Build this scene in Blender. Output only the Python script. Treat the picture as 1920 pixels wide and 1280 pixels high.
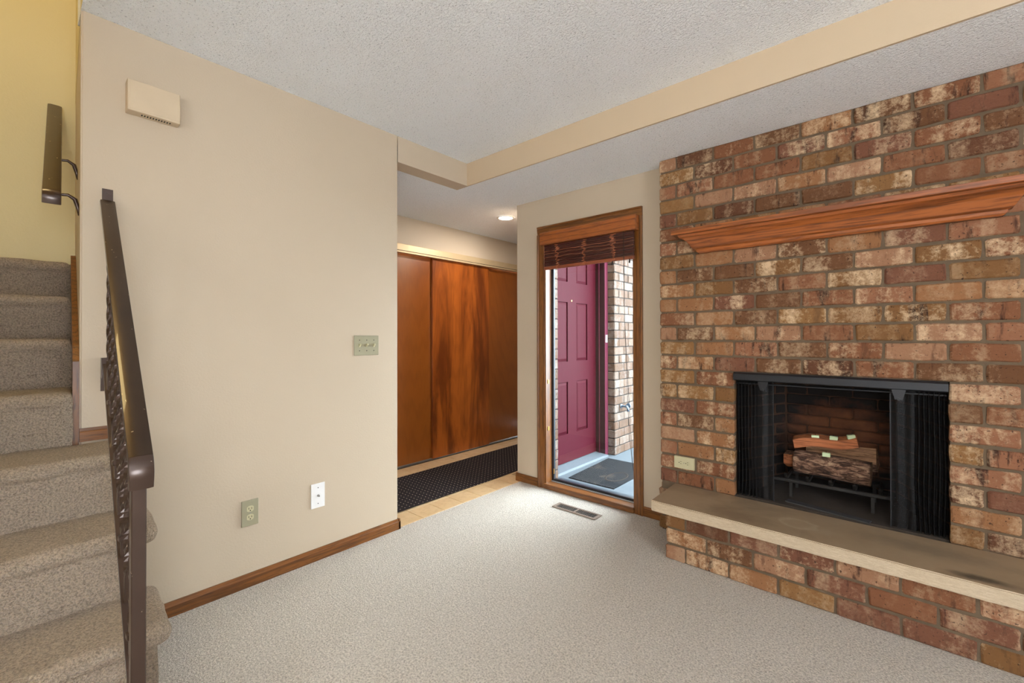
import bpy, bmesh, math, random
from mathutils import Vector, noise
for o in list(bpy.data.objects): bpy.data.objects.remove(o)
sc = bpy.context.scene
C = sc.collection
PI = math.pi
R = math.radians

# ------------------------------------------------------------------ camera
cam = bpy.data.cameras.new('camera'); co = bpy.data.objects.new('camera', cam); C.objects.link(co)
co.location = (0, 0, 1.19)
cam.sensor_width = 36; cam.lens = 823.2/1920*36; cam.shift_y = -14/1920; cam.clip_start = .02
from mathutils import Matrix
co.rotation_mode = 'XYZ'
co.matrix_world = Matrix.Translation((0, 0, 1.19)) @ Matrix.Rotation(R(41.333), 4, 'Z') @ Matrix.Rotation(R(90.3823), 4, 'X') @ Matrix.Rotation(R(-.1188), 4, 'Z')
sc.camera = co

# ------------------------------------------------------------------ world, exposure, large lights
sc.view_settings.view_transform = 'Standard'; sc.view_settings.look = 'None'
sc.view_settings.gamma = 1; sc.view_settings.use_curve_mapping = False
sc.view_settings.exposure = 0.2
w = bpy.data.worlds.new('sky'); sc.world = w; w.use_nodes = True
bg = w.node_tree.nodes['Background']; bg.inputs[0].default_value = (.86, .93, 1.0, 1); bg.inputs[1].default_value = 16.0

def area(name, loc, rot, sx, sy, power, col):
    l = bpy.data.lights.new(name, 'AREA'); l.shape = 'RECTANGLE'; l.size = sx; l.size_y = sy; l.energy = power; l.color = col
    o = bpy.data.objects.new(name, l); C.objects.link(o); o.location = loc; o.rotation_euler = [R(a) for a in rot]
    return o
# daylight through the big windows behind the camera (openings in wall_back and wall_right)
area('daylight_back_window', (.9, -3.12, 1.35), (90, 0, 0), 1.0, 1.7, 15, (1.0, .93, .82))
area('daylight_right_window', (3.32, -.6, 1.2), (105, 0, 90), 1.8, 1.7, 12, (1.0, .93, .82))
# unseen fill light added behind the camera to brighten the ceiling
area('ceiling_fill', (.9, -1.3, 1.5), (180, 0, 0), .5, .5, 44, (.89, .95, 1.0))
# warm ceiling lamp up the stairwell
area('stairwell_lamp', (-2.3, -.45, 4.3), (0, 0, 0), .6, .6, 18, (1.0, .80, .38))

# ------------------------------------------------------------------ helpers
WL = {}
def bbox_base(bm):
    xs = [v.co.x for v in bm.verts]; ys = [v.co.y for v in bm.verts]; zs = [v.co.z for v in bm.verts]
    return Vector(((min(xs)+max(xs))/2, (min(ys)+max(ys))/2, min(zs)))
def mk(name, bm, m, parent=None, smooth=False, loc=None):
    base = Vector(loc) if loc is not None else bbox_base(bm)
    for v in bm.verts: v.co -= base
    if smooth:
        for f in bm.faces: f.smooth = True
    me = bpy.data.meshes.new(name); bm.to_mesh(me); bm.free()
    ms = m if isinstance(m, (list, tuple)) else [m]
    for q in ms: me.materials.append(q)
    o = bpy.data.objects.new(name, me); C.objects.link(o)
    put(o, base, parent); return o
def put(o, base, parent):
    if parent is not None:
        o.parent = parent; o.location = Vector(base)-WL[parent.name]
    else: o.location = base
    WL[o.name] = Vector(base)
def inst(name, me, loc, parent, rot=None):
    o = bpy.data.objects.new(name, me); C.objects.link(o); put(o, loc, parent)
    if rot: o.rotation_euler = rot
    return o
def thing(name, label, cat, loc, group=None):
    o = bpy.data.objects.new(name, None); o.empty_display_size = .1; C.objects.link(o); o.location = loc
    WL[o.name] = Vector(loc); o['label'] = label; o['category'] = cat
    if group: o['group'] = group
    return o
def tag(o, label, cat, group=None):
    o['label'] = label; o['category'] = cat
    if group: o['group'] = group
    return o
def struct(o, label=None, cat=None):
    o['kind'] = 'structure'
    if label: o['label'] = label
    if cat: o['category'] = cat
    return o
def NB(): return bmesh.new()
def box(bm, x0, x1, y0, y1, z0, z1, bev=0, seg=1, mi=0):
    vs = [bm.verts.new((x, y, z)) for z in (z0, z1) for y in (y0, y1) for x in (x0, x1)]
    fs = [bm.faces.new([vs[i] for i in q]) for q in ((0, 2, 3, 1), (4, 5, 7, 6), (0, 1, 5, 4), (2, 6, 7, 3), (0, 4, 6, 2), (1, 3, 7, 5))]
    for f in fs: f.material_index = mi
    if bev:
        es = set(e for f in fs for e in f.edges)
        bmesh.ops.bevel(bm, geom=list(es), offset=bev, segments=seg, affect='EDGES', profile=.5)
    return vs
def bx(name, a, m, parent=None, bev=0, seg=1, smooth=False):
    bm = NB(); box(bm, *a, bev=bev, seg=seg); return mk(name, bm, m, parent, smooth)
def prism(bm, pts, axis, a, b, mi=0):
    """pts: 2D polygon in the two remaining axes, extruded along axis from a to b"""
    def P(p, t):
        return {'x': (t, p[0], p[1]), 'y': (p[0], t, p[1]), 'z': (p[0], p[1], t)}[axis]
    v0 = [bm.verts.new(P(p, a)) for p in pts]; v1 = [bm.verts.new(P(p, b)) for p in pts]
    n = len(pts); fs = [bm.faces.new(v0), bm.faces.new(v1[::-1])]
    for i in range(n): fs.append(bm.faces.new([v0[i], v1[i], v1[(i+1) % n], v0[(i+1) % n]]))
    for f in fs: f.material_index = mi
    bmesh.ops.recalc_face_normals(bm, faces=fs)
def sweep(bm, path, sec, side, closed_ends=True, mi=0):
    """sweep section (list of (s,u)) along path points; side = fixed side vector"""
    side = Vector(side).normalized(); rings = []
    n = len(path)
    for i, p in enumerate(path):
        p = Vector(p); t = (Vector(path[min(i+1, n-1)])-Vector(path[max(i-1, 0)])).normalized()
        up = side.cross(t).normalized()
        if up.length < .5: up = Vector((0, 0, 1))
        rings.append([bm.verts.new(p+side*s+up*u) for s, u in sec])
    k = len(sec); fs = []
    for a, b in zip(rings, rings[1:]):
        for j in range(k): fs.append(bm.faces.new([a[j], a[(j+1) % k], b[(j+1) % k], b[j]]))
    if closed_ends: fs += [bm.faces.new(rings[0]), bm.faces.new(rings[-1][::-1])]
    for f in fs: f.material_index = mi
    bmesh.ops.recalc_face_normals(bm, faces=fs)
def tube(bm, pts, r, n=8, mi=0):
    rings = []; N = len(pts)
    ref = Vector((.123, .31, .94)).normalized()
    for i, p in enumerate(pts):
        p = Vector(p); t = (Vector(pts[min(i+1, N-1)])-Vector(pts[max(i-1, 0)])).normalized()
        a = t.cross(ref).normalized(); b = t.cross(a)
        rr = r[i] if isinstance(r, (list, tuple)) else r
        rings.append([bm.verts.new(p+(a*math.cos(2*PI*k/n)+b*math.sin(2*PI*k/n))*rr) for k in range(n)])
    fs = []
    for a, b in zip(rings, rings[1:]):
        for j in range(n): fs.append(bm.faces.new([a[j], a[(j+1) % n], b[(j+1) % n], b[j]]))
    fs += [bm.faces.new(rings[0]), bm.faces.new(rings[-1][::-1])]
    for f in fs: f.material_index = mi
    bmesh.ops.recalc_face_normals(bm, faces=fs)
def cyl(bm, c, axis, r, h, n=20, mi=0):
    c = Vector(c); d = {'x': Vector((1, 0, 0)), 'y': Vector((0, 1, 0)), 'z': Vector((0, 0, 1))}[axis]
    tube(bm, [c, c+d*h], r, n, mi)

# ------------------------------------------------------------------ materials
def mat(name):
    m = bpy.data.materials.new(name); m.use_nodes = True; nt = m.node_tree
    return m, nt, nt.nodes['Principled BSDF']
class G:
    def __init__(s, nt): s.nt = nt
    def n(s, t, **k):
        x = s.nt.nodes.new(t)
        for a, b in k.items():
            if a.startswith('i_'): x.inputs[a[2:].replace('_', ' ')].default_value = b
            else: setattr(x, a, b)
        return x
    def l(s, a, b): s.nt.links.new(a, b)
    def coords(s, sc=(1, 1, 1), rnd=False, rot=(0, 0, 0), src='Object'):
        tc = s.n('ShaderNodeTexCoord'); mp = s.n('ShaderNodeMapping'); mp.inputs['Scale'].default_value = sc; mp.inputs['Rotation'].default_value = rot
        out = tc.outputs[src]
        if rnd:
            oi = s.n('ShaderNodeObjectInfo'); mu = s.n('ShaderNodeVectorMath', operation='SCALE'); cmb = s.n('ShaderNodeCombineXYZ')
            for i in range(3): s.l(oi.outputs['Random'], cmb.inputs[i])
            s.l(cmb.outputs[0], mu.inputs[0]); mu.inputs['Scale'].default_value = 37.0
            ad = s.n('ShaderNodeVectorMath', operation='ADD'); s.l(out, ad.inputs[0]); s.l(mu.outputs[0], ad.inputs[1]); out = ad.outputs[0]
        s.l(out, mp.inputs[0]); return mp.outputs[0]
    def noise(s, v, scale, det=4, rough=.55, dist=0):
        x = s.n('ShaderNodeTexNoise'); x.inputs['Scale'].default_value = scale; x.inputs['Detail'].default_value = det
        x.inputs['Roughness'].default_value = rough; x.inputs['Distortion'].default_value = dist; s.l(v, x.inputs['Vector']); return x.outputs[0]
    def ramp(s, f, stops, interp='LINEAR'):
        x = s.n('ShaderNodeValToRGB'); e = x.color_ramp.elements; x.color_ramp.interpolation = interp
        while len(e) < len(stops): e.new(.5)
        for q, (p, c) in zip(e, stops):
            q.position = p; q.color = (c[0], c[1], c[2], 1) if isinstance(c, (tuple, list)) else (c, c, c, 1)
        s.l(f, x.inputs[0]); return x.outputs[0]
    def mix(s, f, a, b, bt='MIX'):
        x = s.n('ShaderNodeMix', data_type='RGBA', blend_type=bt)
        for i, v in ((0, f), (6, a), (7, b)):
            if hasattr(v, 'default_value'): s.l(v, x.inputs[i])
            elif i == 0: x.inputs[0].default_value = v
            else: x.inputs[i].default_value = (v[0], v[1], v[2], 1)
        return x.outputs[2]
    def math(s, op, a, b=0):
        x = s.n('ShaderNodeMath', operation=op)
        for i, v in ((0, a), (1, b)):
            if hasattr(v, 'default_value'): s.l(v, x.inputs[i])
            else: x.inputs[i].default_value = v
        return x.outputs[0]
    def bump(s, h, bsdf, strength=.3, dist=.005, normal=None):
        b = s.n('ShaderNodeBump'); b.inputs['Strength'].default_value = strength; b.inputs['Distance'].default_value = dist
        s.l(h, b.inputs['Height'])
        if normal is not None: s.l(normal, b.inputs['Normal'])
        if bsdf is not None: s.l(b.outputs[0], bsdf.inputs['Normal'])
        return b.outputs[0]
def rgb(r, g, b):
    f = lambda c: ((c/255+.055)/1.055)**2.4 if c > 10 else c/255/12.92
    return (f(r), f(g), f(b))
def simple(name, col, rough=.5, metal=0, bump=None, spec=None):
    m, nt, b = mat(name); g = G(nt)
    b.inputs['Base Color'].default_value = (*col, 1); b.inputs['Roughness'].default_value = rough; b.inputs['Metallic'].default_value = metal
    if spec is not None: b.inputs['Specular IOR Level'].default_value = spec
    v = g.coords(); nn = g.noise(v, 12, 5)
    c = g.mix(nn, tuple(x*.9 for x in col), tuple(min(1, x*1.08) for x in col)); g.l(c, b.inputs['Base Color'])
    if bump: g.bump(g.noise(v, bump[0], 4), b, bump[1], bump[2])
    return m
def paint(name, col):
    m, nt, b = mat(name); g = G(nt); v = g.coords()
    c = g.mix(g.noise(v, 1.5, 3), tuple(x*.97 for x in col), tuple(min(1, x*1.02) for x in col)); g.l(c, b.inputs['Base Color'])
    b.inputs['Roughness'].default_value = .55; b.inputs['Specular IOR Level'].default_value = .3
    g.bump(g.noise(v, 110, 3), b, .25, .0025); return m
M = {}
M['wall'] = paint('cream_paint', (.55, .45, .335))
M['wall_stair'] = paint('cream_paint_lamplit', (.64, .54, .31))  # same cream paint, yellowed with the warm lamp glow
M['soffit'] = paint('soffit_paint', (.60, .465, .32))
def ceilmat():
    m, nt, b = mat('popcorn_ceiling'); g = G(nt); v = g.coords()
    a = g.noise(v, 95, 3, .6); bb = g.noise(v, 240, 2, .6)
    vo = g.n('ShaderNodeTexVoronoi'); vo.inputs['Scale'].default_value = 95; g.l(v, vo.inputs['Vector'])
    h = g.math('ADD', g.math('MULTIPLY', g.ramp(a, [(.45, 0), (.62, 1)]), 1.0), g.math('MULTIPLY', bb, .5))
    h = g.math('SUBTRACT', h, g.math('MULTIPLY', vo.outputs[0], .5))
    sp = g.ramp(g.noise(v, 120, 2, .6), [(.31, 0), (.38, 1)])  # grey specks put the shading between popcorn grains into the colour
    g.l(g.mix(sp, (.52, .54, .58), (.95, .97, 1.0)), b.inputs['Base Color']); b.inputs['Roughness'].default_value = .95
    b.inputs['Specular IOR Level'].default_value = .1
    g.bump(h, b, .7, .006); return m
M['ceiling'] = ceilmat()
def carpet(name, c0, c1, sc=1.0, bs=.9):
    m, nt, b = mat(name); g = G(nt); v = g.coords()
    a = g.noise(v, 168*sc, 3, .65, .5); f = g.noise(v, 420*sc, 2, .6); big = g.noise(v, 4, 3)
    h = g.math('ADD', g.ramp(a, [(.32, 0), (.68, 1)]), g.math('MULTIPLY', f, .6))
    col = g.mix(g.ramp(a, [(.34, 0), (.60, 1)]), c0, c1)  # low pile takes the darker tone: shade between tufts in the colour
    col = g.mix(g.math('MULTIPLY', big, .35), col, tuple(x*.8 for x in c1))
    g.l(col, b.inputs['Base Color']); b.inputs['Roughness'].default_value = 1; b.inputs['Specular IOR Level'].default_value = .05
    b.inputs['Sheen Weight'].default_value = .25; b.inputs['Sheen Roughness'].default_value = .5
    g.bump(h, b, bs, .009); return m
M['carpet'] = carpet('beige_cut_pile_carpet', (.46, .39, .305), (.98, .89, .775), .85)
M['stair_carpet'] = carpet('stair_carpet', (.23, .155, .095), (.68, .515, .355), 1.15, 1.0)
def wood(name, c0, c1, c2, axis='z', fine=60, rough=.35, coarse=5, coat=.15):
    m, nt, b = mat(name); g = G(nt)
    s = {'x': (.06, 1, 1), 'y': (1, .06, 1), 'z': (1, 1, .06)}[axis]
    v = g.coords(s, rnd=True)
    a = g.noise(v, fine*3, 4, .6, .3); bb = g.noise(v, coarse*4, 3, .5, 1.2)
    wv = g.n('ShaderNodeTexWave'); wv.wave_type = 'BANDS'; wv.bands_direction = {'x': 'Z', 'y': 'X', 'z': 'X'}[axis]
    wv.inputs['Scale'].default_value = coarse*2; wv.inputs['Distortion'].default_value = 9; wv.inputs['Detail'].default_value = 3; wv.inputs['Detail Scale'].default_value = 1.5
    g.l(v, wv.inputs['Vector'])
    col = g.mix(bb, c0, c1); col = g.mix(g.math('MULTIPLY', g.ramp(wv.outputs[0], [(.0, 1), (.35, 0)]), .55), col, c2)
    col = g.mix(g.math('MULTIPLY', g.ramp(a, [(.32, 1), (.50, 0)]), .8), col, c2)
    g.l(col, b.inputs['Base Color']); b.inputs['Roughness'].default_value = rough; b.inputs['Coat Weight'].default_value = coat; b.inputs['Coat Roughness'].default_value = .25
    g.bump(a, b, .12, .001); return m
oak = (rgb(140, 88, 38), rgb(112, 66, 26), rgb(62, 32, 13))
M['oak_x'] = wood('oak_trim_x', *oak, axis='x'); M['oak_y'] = wood('oak_trim_y', *oak, axis='y'); M['oak_z'] = wood('oak_trim_z', *oak, axis='z')
M['mantel'] = wood('mantel_oak', rgb(178, 104, 50), rgb(152, 80, 36), rgb(74, 34, 15), axis='x', coarse=4, fine=40)
M['valance'] = wood('valance_wood', rgb(172, 98, 42), rgb(150, 80, 34), rgb(104, 52, 22), axis='x', coarse=4)
M['slat'] = wood('blind_slat_wood', rgb(80, 34, 24), rgb(62, 24, 18), rgb(38, 14, 10), axis='x')
M['slat_rail'] = wood('blind_rail_wood', rgb(156, 86, 54), rgb(134, 70, 44), rgb(90, 44, 28), axis='x')
def closet(name, c0, c1, c2, cy, dark=0):
    """flat-cut plywood veneer: cathedral rings by distorted radial waves"""
    m, nt, b = mat(name); g = G(nt)
    tc = g.n('ShaderNodeTexCoord'); mp = g.n('ShaderNodeMapping'); g.l(tc.outputs['Object'], mp.inputs[0])
    mp.inputs['Location'].default_value = (0, cy, -.9); mp.inputs['Scale'].default_value = (1, 1, .16)
    v = mp.outputs[0]
    wv = g.n('ShaderNodeTexWave'); wv.wave_type = 'RINGS'; wv.rings_direction = 'X'; wv.inputs['Scale'].default_value = 6.5
    wv.inputs['Distortion'].default_value = 5.5; wv.inputs['Detail'].default_value = 3; wv.inputs['Detail Scale'].default_value = 1.6; g.l(v, wv.inputs['Vector'])
    big = g.noise(v, 3.2, 3, .5, .8)
    v2 = g.coords((1, 1, .03)); fine = g.noise(v2, 260, 3)
    col = g.mix(big, c0, c1)
    col = g.mix(g.math('MULTIPLY', g.ramp(wv.outputs[0], [(0, 1), (.5, 0)]), .16), col, c2)
    col = g.mix(g.math('MULTIPLY', g.ramp(fine, [(.3, 1), (.5, 0)]), .25), col, c2)
    if dark: 
        st = g.noise(g.coords((1, 1, .13)), 5, 5, .65, .8)
        col = g.mix(g.math('MULTIPLY', g.ramp(st, [(.46, 0), (.62, 1)]), .8), col, rgb(84, 36, 14))
    g.l(col, b.inputs['Base Color']); b.inputs['Roughness'].default_value = .28; b.inputs['Coat Weight'].default_value = .35; b.inputs['Coat Roughness'].default_value = .2
    return m
def brickmat(name, stops, cream=rgb(222, 190, 158), cream_amt=.7, dark=rgb(58, 32, 22)):
    m, nt, b = mat(name); g = G(nt); oi = g.n('ShaderNodeObjectInfo'); rd = oi.outputs['Random']
    v = g.coords(rnd=True)
    col = g.ramp(rd, stops, 'CONSTANT')
    col = g.mix(g.math('MULTIPLY', g.noise(v, 18, 5, .65), .5), col, rgb(124, 84, 54))
    vb = g.coords((1, .3, .22), rnd=True)
    band = g.noise(vb, 22, 4, .65, .2)
    r2 = g.math('FRACT', g.math('MULTIPLY', rd, 17.3))
    r3 = g.math('FRACT', g.math('MULTIPLY', rd, 91.7))
    dk = g.math('MULTIPLY', g.ramp(band, [(.55, 0), (.66, 1)]), g.ramp(r2, [(.15, 0), (.7, .9)]))
    col = g.mix(dk, col, dark)
    cb = g.math('ADD', g.math('MULTIPLY', g.noise(v, 42, 8, .82, .15), .55), g.math('MULTIPLY', g.noise(vb, 13, 3, .5), .45))
    cm = g.math('MULTIPLY', g.ramp(cb, [(.48, 0), (.62, 1)]), g.ramp(r3, [(.05, .15), (.9, cream_amt)]))
    col = g.mix(cm, col, cream)
    pit = g.noise(v, 95, 3, .6)
    col = g.mix(g.math('MULTIPLY', g.ramp(pit, [(.30, 1), (.37, 0)]), .85), col, rgb(45, 26, 18))
    g.l(col, b.inputs['Base Color']); b.inputs['Roughness'].default_value = .82; b.inputs['Specular IOR Level'].default_value = .25
    h = g.math('ADD', g.noise(v, 60, 6, .75), g.math('MULTIPLY', pit, .6))
    g.bump(h, b, .75, .006); return m
M['brick'] = brickmat('brown_brick', [(0, rgb(128, 82, 56)), (.14, rgb(150, 102, 76)), (.27, rgb(100, 66, 42)), (.40, rgb(154, 108, 72)), (.52, rgb(124, 88, 50)), (.63, rgb(116, 74, 58)), (.74, rgb(142, 104, 62)), (.84, rgb(86, 52, 36)), (.92, rgb(164, 122, 94))], cream=rgb(222, 192, 156), cream_amt=.9, dark=rgb(46, 24, 17))
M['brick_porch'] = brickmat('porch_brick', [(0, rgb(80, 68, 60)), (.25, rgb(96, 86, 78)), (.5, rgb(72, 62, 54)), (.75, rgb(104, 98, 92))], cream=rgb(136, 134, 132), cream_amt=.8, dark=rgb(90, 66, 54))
def mortar(name, c):
    m, nt, b = mat(name); g = G(nt); v = g.coords()
    g.l(g.mix(g.noise(v, 30, 5), tuple(x*.75 for x in c), tuple(x*1.2 for x in c)), b.inputs['Base Color']); b.inputs['Roughness'].default_value = .95
    g.bump(g.noise(v, 160, 4), b, .6, .003); return m
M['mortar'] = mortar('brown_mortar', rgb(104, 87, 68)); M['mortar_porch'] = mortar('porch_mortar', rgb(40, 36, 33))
def firebrick():
    m, nt, b = mat('sooty_firebrick'); g = G(nt); v = g.coords(rnd=True)
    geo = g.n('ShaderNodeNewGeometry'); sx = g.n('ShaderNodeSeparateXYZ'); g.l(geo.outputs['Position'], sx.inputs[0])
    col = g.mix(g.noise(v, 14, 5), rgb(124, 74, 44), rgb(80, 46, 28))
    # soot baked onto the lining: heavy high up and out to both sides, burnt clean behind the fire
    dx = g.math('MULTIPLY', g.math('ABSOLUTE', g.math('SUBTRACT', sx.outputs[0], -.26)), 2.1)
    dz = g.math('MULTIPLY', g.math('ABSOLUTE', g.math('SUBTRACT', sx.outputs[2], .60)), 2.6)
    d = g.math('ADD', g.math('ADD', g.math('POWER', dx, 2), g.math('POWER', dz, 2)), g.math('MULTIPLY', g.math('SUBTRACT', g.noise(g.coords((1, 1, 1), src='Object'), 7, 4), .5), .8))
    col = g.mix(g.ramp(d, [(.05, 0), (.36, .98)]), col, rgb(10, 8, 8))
    g.l(col, b.inputs['Base Color']); b.inputs['Roughness'].default_value = .9
    g.bump(g.noise(v, 60, 4), b, .4, .003); return m
M['firebrick'] = firebrick()
M['firejoint'] = mortar('firebox_joint', rgb(66, 44, 30))
def slabmat():
    m, nt, b = mat('hearth_limestone'); g = G(nt); v = g.coords(); v2 = g.coords((1, 3, 6))
    geo = g.n('ShaderNodeNewGeometry'); sx = g.n('ShaderNodeSeparateXYZ'); g.l(geo.outputs['Normal'], sx.inputs[0])
    top = g.ramp(sx.outputs[2], [(.6, 0), (.9, 1)])
    face = g.mix(g.noise(v2, 30, 5, .7), rgb(170, 148, 122), rgb(218, 200, 172))
    vein = g.ramp(g.noise(v2, 18, 6, .8, 1.5), [(.47, 0), (.50, 1), (.53, 0)])
    face = g.mix(g.math('MULTIPLY', vein, .4), face, rgb(130, 100, 70))
    tp = g.mix(g.noise(v, 5, 5, .6, .5), rgb(138, 116, 90), rgb(166, 144, 116))
    tp = g.mix(g.math('MULTIPLY', g.ramp(g.noise(v, 2.2, 4, .6, .6), [(.5, 0), (.75, 1)]), .55), tp, rgb(86, 70, 52))
    tc = g.n('ShaderNodeNewGeometry')
    def spot(x, y, rx, ry, c, k, ring=False):
        nonlocal tp
        mp = g.n('ShaderNodeMapping'); mp.inputs['Location'].default_value = (-x/rx, -y/ry, 0); mp.inputs['Scale'].default_value = (1/rx, 1/ry, 0); g.l(tc.outputs['Position'], mp.inputs[0])
        ln = g.n('ShaderNodeVectorMath', operation='LENGTH'); g.l(mp.outputs[0], ln.inputs[0])
        d = g.math('ADD', ln.outputs['Value'], g.math('MULTIPLY', g.math('SUBTRACT', g.noise(v, 22, 4), .5), .8))
        f = g.ramp(d, [(.55, .3), (.8, 1), (1.0, 0)] if ring else [(.3, 1), (1.0, 0)])
        tp = g.mix(g.math('MULTIPLY', f, k), tp, c)
    spot(-.36, 2.47, .085, .07, rgb(176, 158, 130), .6, True); spot(-.27, 2.44, .09, .05, rgb(160, 142, 116), .5); spot(.23, 2.345, .12, .035, rgb(52, 44, 34), .8); spot(-.62, 2.38, .2, .1, rgb(100, 80, 58), .5); spot(.1, 2.52, .3, .08, rgb(104, 92, 76), .5)
    g.l(g.mix(top, face, tp), b.inputs['Base Color']); b.inputs['Roughness'].default_value = .6
    g.bump(g.noise(v, 70, 5, .7), b, .35, .003); return m
M['slab'] = slabmat()
M['black_metal'] = simple('black_painted_steel', (.018, .019, .023), .42, .3, (120, .15, .001))
M['dark_iron'] = simple('dark_iron', (.03, .027, .025), .6, .5, (90, .4, .002))
M['bronze'] = None
def bronze():
    m, nt, b = mat('brown_bronze_railing'); g = G(nt); v = g.coords()
    col = g.mix(g.noise(v, 8, 4), rgb(58, 42, 36), rgb(78, 58, 46))
    chip = g.ramp(g.noise(v, 55, 3, .6), [(.70, 0), (.73, 1)])
    col = g.mix(chip, col, rgb(180, 160, 140))
    g.l(col, b.inputs['Base Color']); b.inputs['Metallic'].default_value = .45; b.inputs['Roughness'].default_value = .30
    b.inputs['Coat Weight'].default_value = .4; b.inputs['Coat Roughness'].default_value = .2
    return m
M['bronze'] = bronze()
def railcap():
    m, nt, b = mat('worn_brass_brown_handrail'); g = G(nt); v = g.coords()
    col = g.mix(g.noise(v, 6, 4), rgb(70, 52, 34), rgb(48, 34, 28))
    chip = g.ramp(g.noise(v, 70, 3, .6), [(.70, 0), (.73, 1)])
    col = g.mix(chip, col, rgb(200, 180, 150))
    g.l(col, b.inputs['Base Color']); b.inputs['Metallic'].default_value = .6; b.inputs['Roughness'].default_value = .3
    b.inputs['Coat Weight'].default_value = .3; return m
M['railcap'] = railcap()
def meshscreen():
    m, nt, b = mat('fire_screen_mesh'); g = G(nt)
    b.inputs['Base Color'].default_value = (.010, .010, .011, 1); b.inputs['Metallic'].default_value = 0; b.inputs['Roughness'].default_value = .55; b.inputs['Specular IOR Level'].default_value = .25
    tc = g.n('ShaderNodeTexCoord'); sx = g.n('ShaderNodeSeparateXYZ'); g.l(tc.outputs['UV'], sx.inputs[0])
    u = g.math('MULTIPLY', sx.outputs[0], 2*PI/.0065); ww = g.math('MULTIPLY', sx.outputs[1], 2*PI/.0075)
    a = g.math('SINE', g.math('ADD', u, ww)); c = g.math('SINE', g.math('SUBTRACT', u, ww))
    h = g.math('MULTIPLY', a, c)
    al = g.ramp(g.math('ADD', g.math('MULTIPLY', h, .5), .5), [(.54, 1), (.64, 0)])
    g.l(al, b.inputs['Alpha']); return m
M['mesh'] = meshscreen()
def bark():
    m, nt, b = mat('log_bark'); g = G(nt); v = g.coords((.35, 1, 1))
    a = g.noise(v, 42, 6, .75, 1.2)
    col = g.ramp(a, [(.36, rgb(38, 24, 18)), (.48, rgb(98, 68, 52)), (.56, rgb(158, 120, 96)), (.68, rgb(205, 172, 140))])
    g.l(col, b.inputs['Base Color']); b.inputs['Roughness'].default_value = .95
    g.bump(a, b, 1, .012); return m
M['bark'] = bark()
M['split'] = wood('split_log_wood', rgb(206, 128, 80), rgb(176, 100, 60), rgb(110, 60, 36), axis='x', coarse=6, rough=.8, coat=0)
M['split_pale'] = wood('pale_split_log_wood', rgb(196, 152, 112), rgb(160, 116, 84), rgb(86, 56, 40), axis='x', coarse=6, rough=.85, coat=0)
M['starter'] = simple('pale_green_wax', rgb(206, 222, 178), .6, 0, (80, .2, .001))
M['ash'] = mortar('ash_floor', rgb(60, 50, 42))
M['soot_plate'] = simple('sooty_steel', (.05, .05, .052), .7, .2, (40, .5, .003))
M['almond'] = simple('almond_plastic', rgb(196, 188, 152), .35)
M['sage'] = simple('aged_almond_plate', rgb(158, 152, 126), .4)
M['white_pl'] = simple('white_plastic', rgb(236, 234, 232), .3)
M['slot'] = simple('dark_slot', (.01, .01, .01), .8)
M['screw'] = simple('screw_metal', (.35, .33, .3), .4, .8)
M['chime'] = simple('painted_chime_cover', rgb(204, 184, 156), .5)
M['glass'] = None
def glass():
    m = bpy.data.materials.new('window_glass'); m.use_nodes = True; nt = m.node_tree; nt.nodes.clear(); g = G(nt)
    out = g.n('ShaderNodeOutputMaterial'); mx = g.n('ShaderNodeMixShader'); tr = g.n('ShaderNodeBsdfTransparent'); gl = g.n('ShaderNodeBsdfGlossy'); fr = g.n('ShaderNodeLayerWeight'); fac = g.math('ADD', g.math('MULTIPLY', g.math('POWER', fr.outputs['Facing'], 4), .7), .022); gl.inputs['Roughness'].default_value = .01; tr.inputs[0].default_value = (.93, .96, .96, 1)
    g.l(fac, mx.inputs[0]); g.l(tr.outputs[0], mx.inputs[1]); g.l(gl.outputs[0], mx.inputs[2]); g.l(mx.outputs[0], out.inputs[0]); return m
M['glass'] = glass()
M['reddoor'] = simple('raspberry_door_paint', rgb(64, 8, 23), .6, spec=.1)
M['jambdark'] = simple('shaded_maroon_jamb', rgb(44, 18, 24), .4)  # jamb colour darkened with the shade of the door recess
M['pinktrim'] = simple('raspberry_trim', rgb(96, 34, 56), .4)
M['frame_black'] = simple('black_vinyl', (.012, .014, .02), .35)
M['frame_blue'] = simple('blue_grey_gasket', rgb(40, 52, 62), .5)
M['alu'] = simple('aluminium_strip', rgb(190, 195, 200), .4, .5)
M['concrete'] = simple('pale_porch_concrete', rgb(76, 86, 94), .85, 0, (120, .3, .002))
M['threshold'] = simple('pale_threshold', rgb(92, 102, 110), .5)
M['track'] = simple('champagne_track', rgb(204, 180, 142), .45, .3)
M['trackline'] = simple('dark_track_line', (.02, .015, .01), .6)
M['brass'] = simple('dull_brass', rgb(190, 150, 80), .35, .8)
M['chrome'] = simple('spigot_metal', rgb(120, 140, 160), .3, .7)
M['vent'] = simple('taupe_register', rgb(150, 134, 120), .4, .3)
M['cord'] = simple('dark_cord', rgb(48, 38, 34), .8)
M['knotcord'] = simple('tan_cord', rgb(196, 124, 84), .8)
M['white_trim'] = simple('white_lamp_trim', (.85, .85, .84), .4)
def tilemat():
    m, nt, b = mat('foyer_tile'); g = G(nt); v = g.coords(rnd=True)
    col = g.mix(g.noise(v, 9, 6, .65, .6), rgb(196, 158, 112), rgb(222, 194, 152))
    col = g.mix(g.math('MULTIPLY', g.ramp(g.noise(v, 30, 5, .7), [(.5, 0), (.7, 1)]), .4), col, rgb(168, 128, 92))
    g.l(col, b.inputs['Base Color']); b.inputs['Roughness'].default_value = .35; g.bump(g.noise(v, 40, 4), b, .15, .002); return m
M['tile'] = tilemat(); M['grout'] = mortar('tile_grout', rgb(178, 150, 116))
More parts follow.
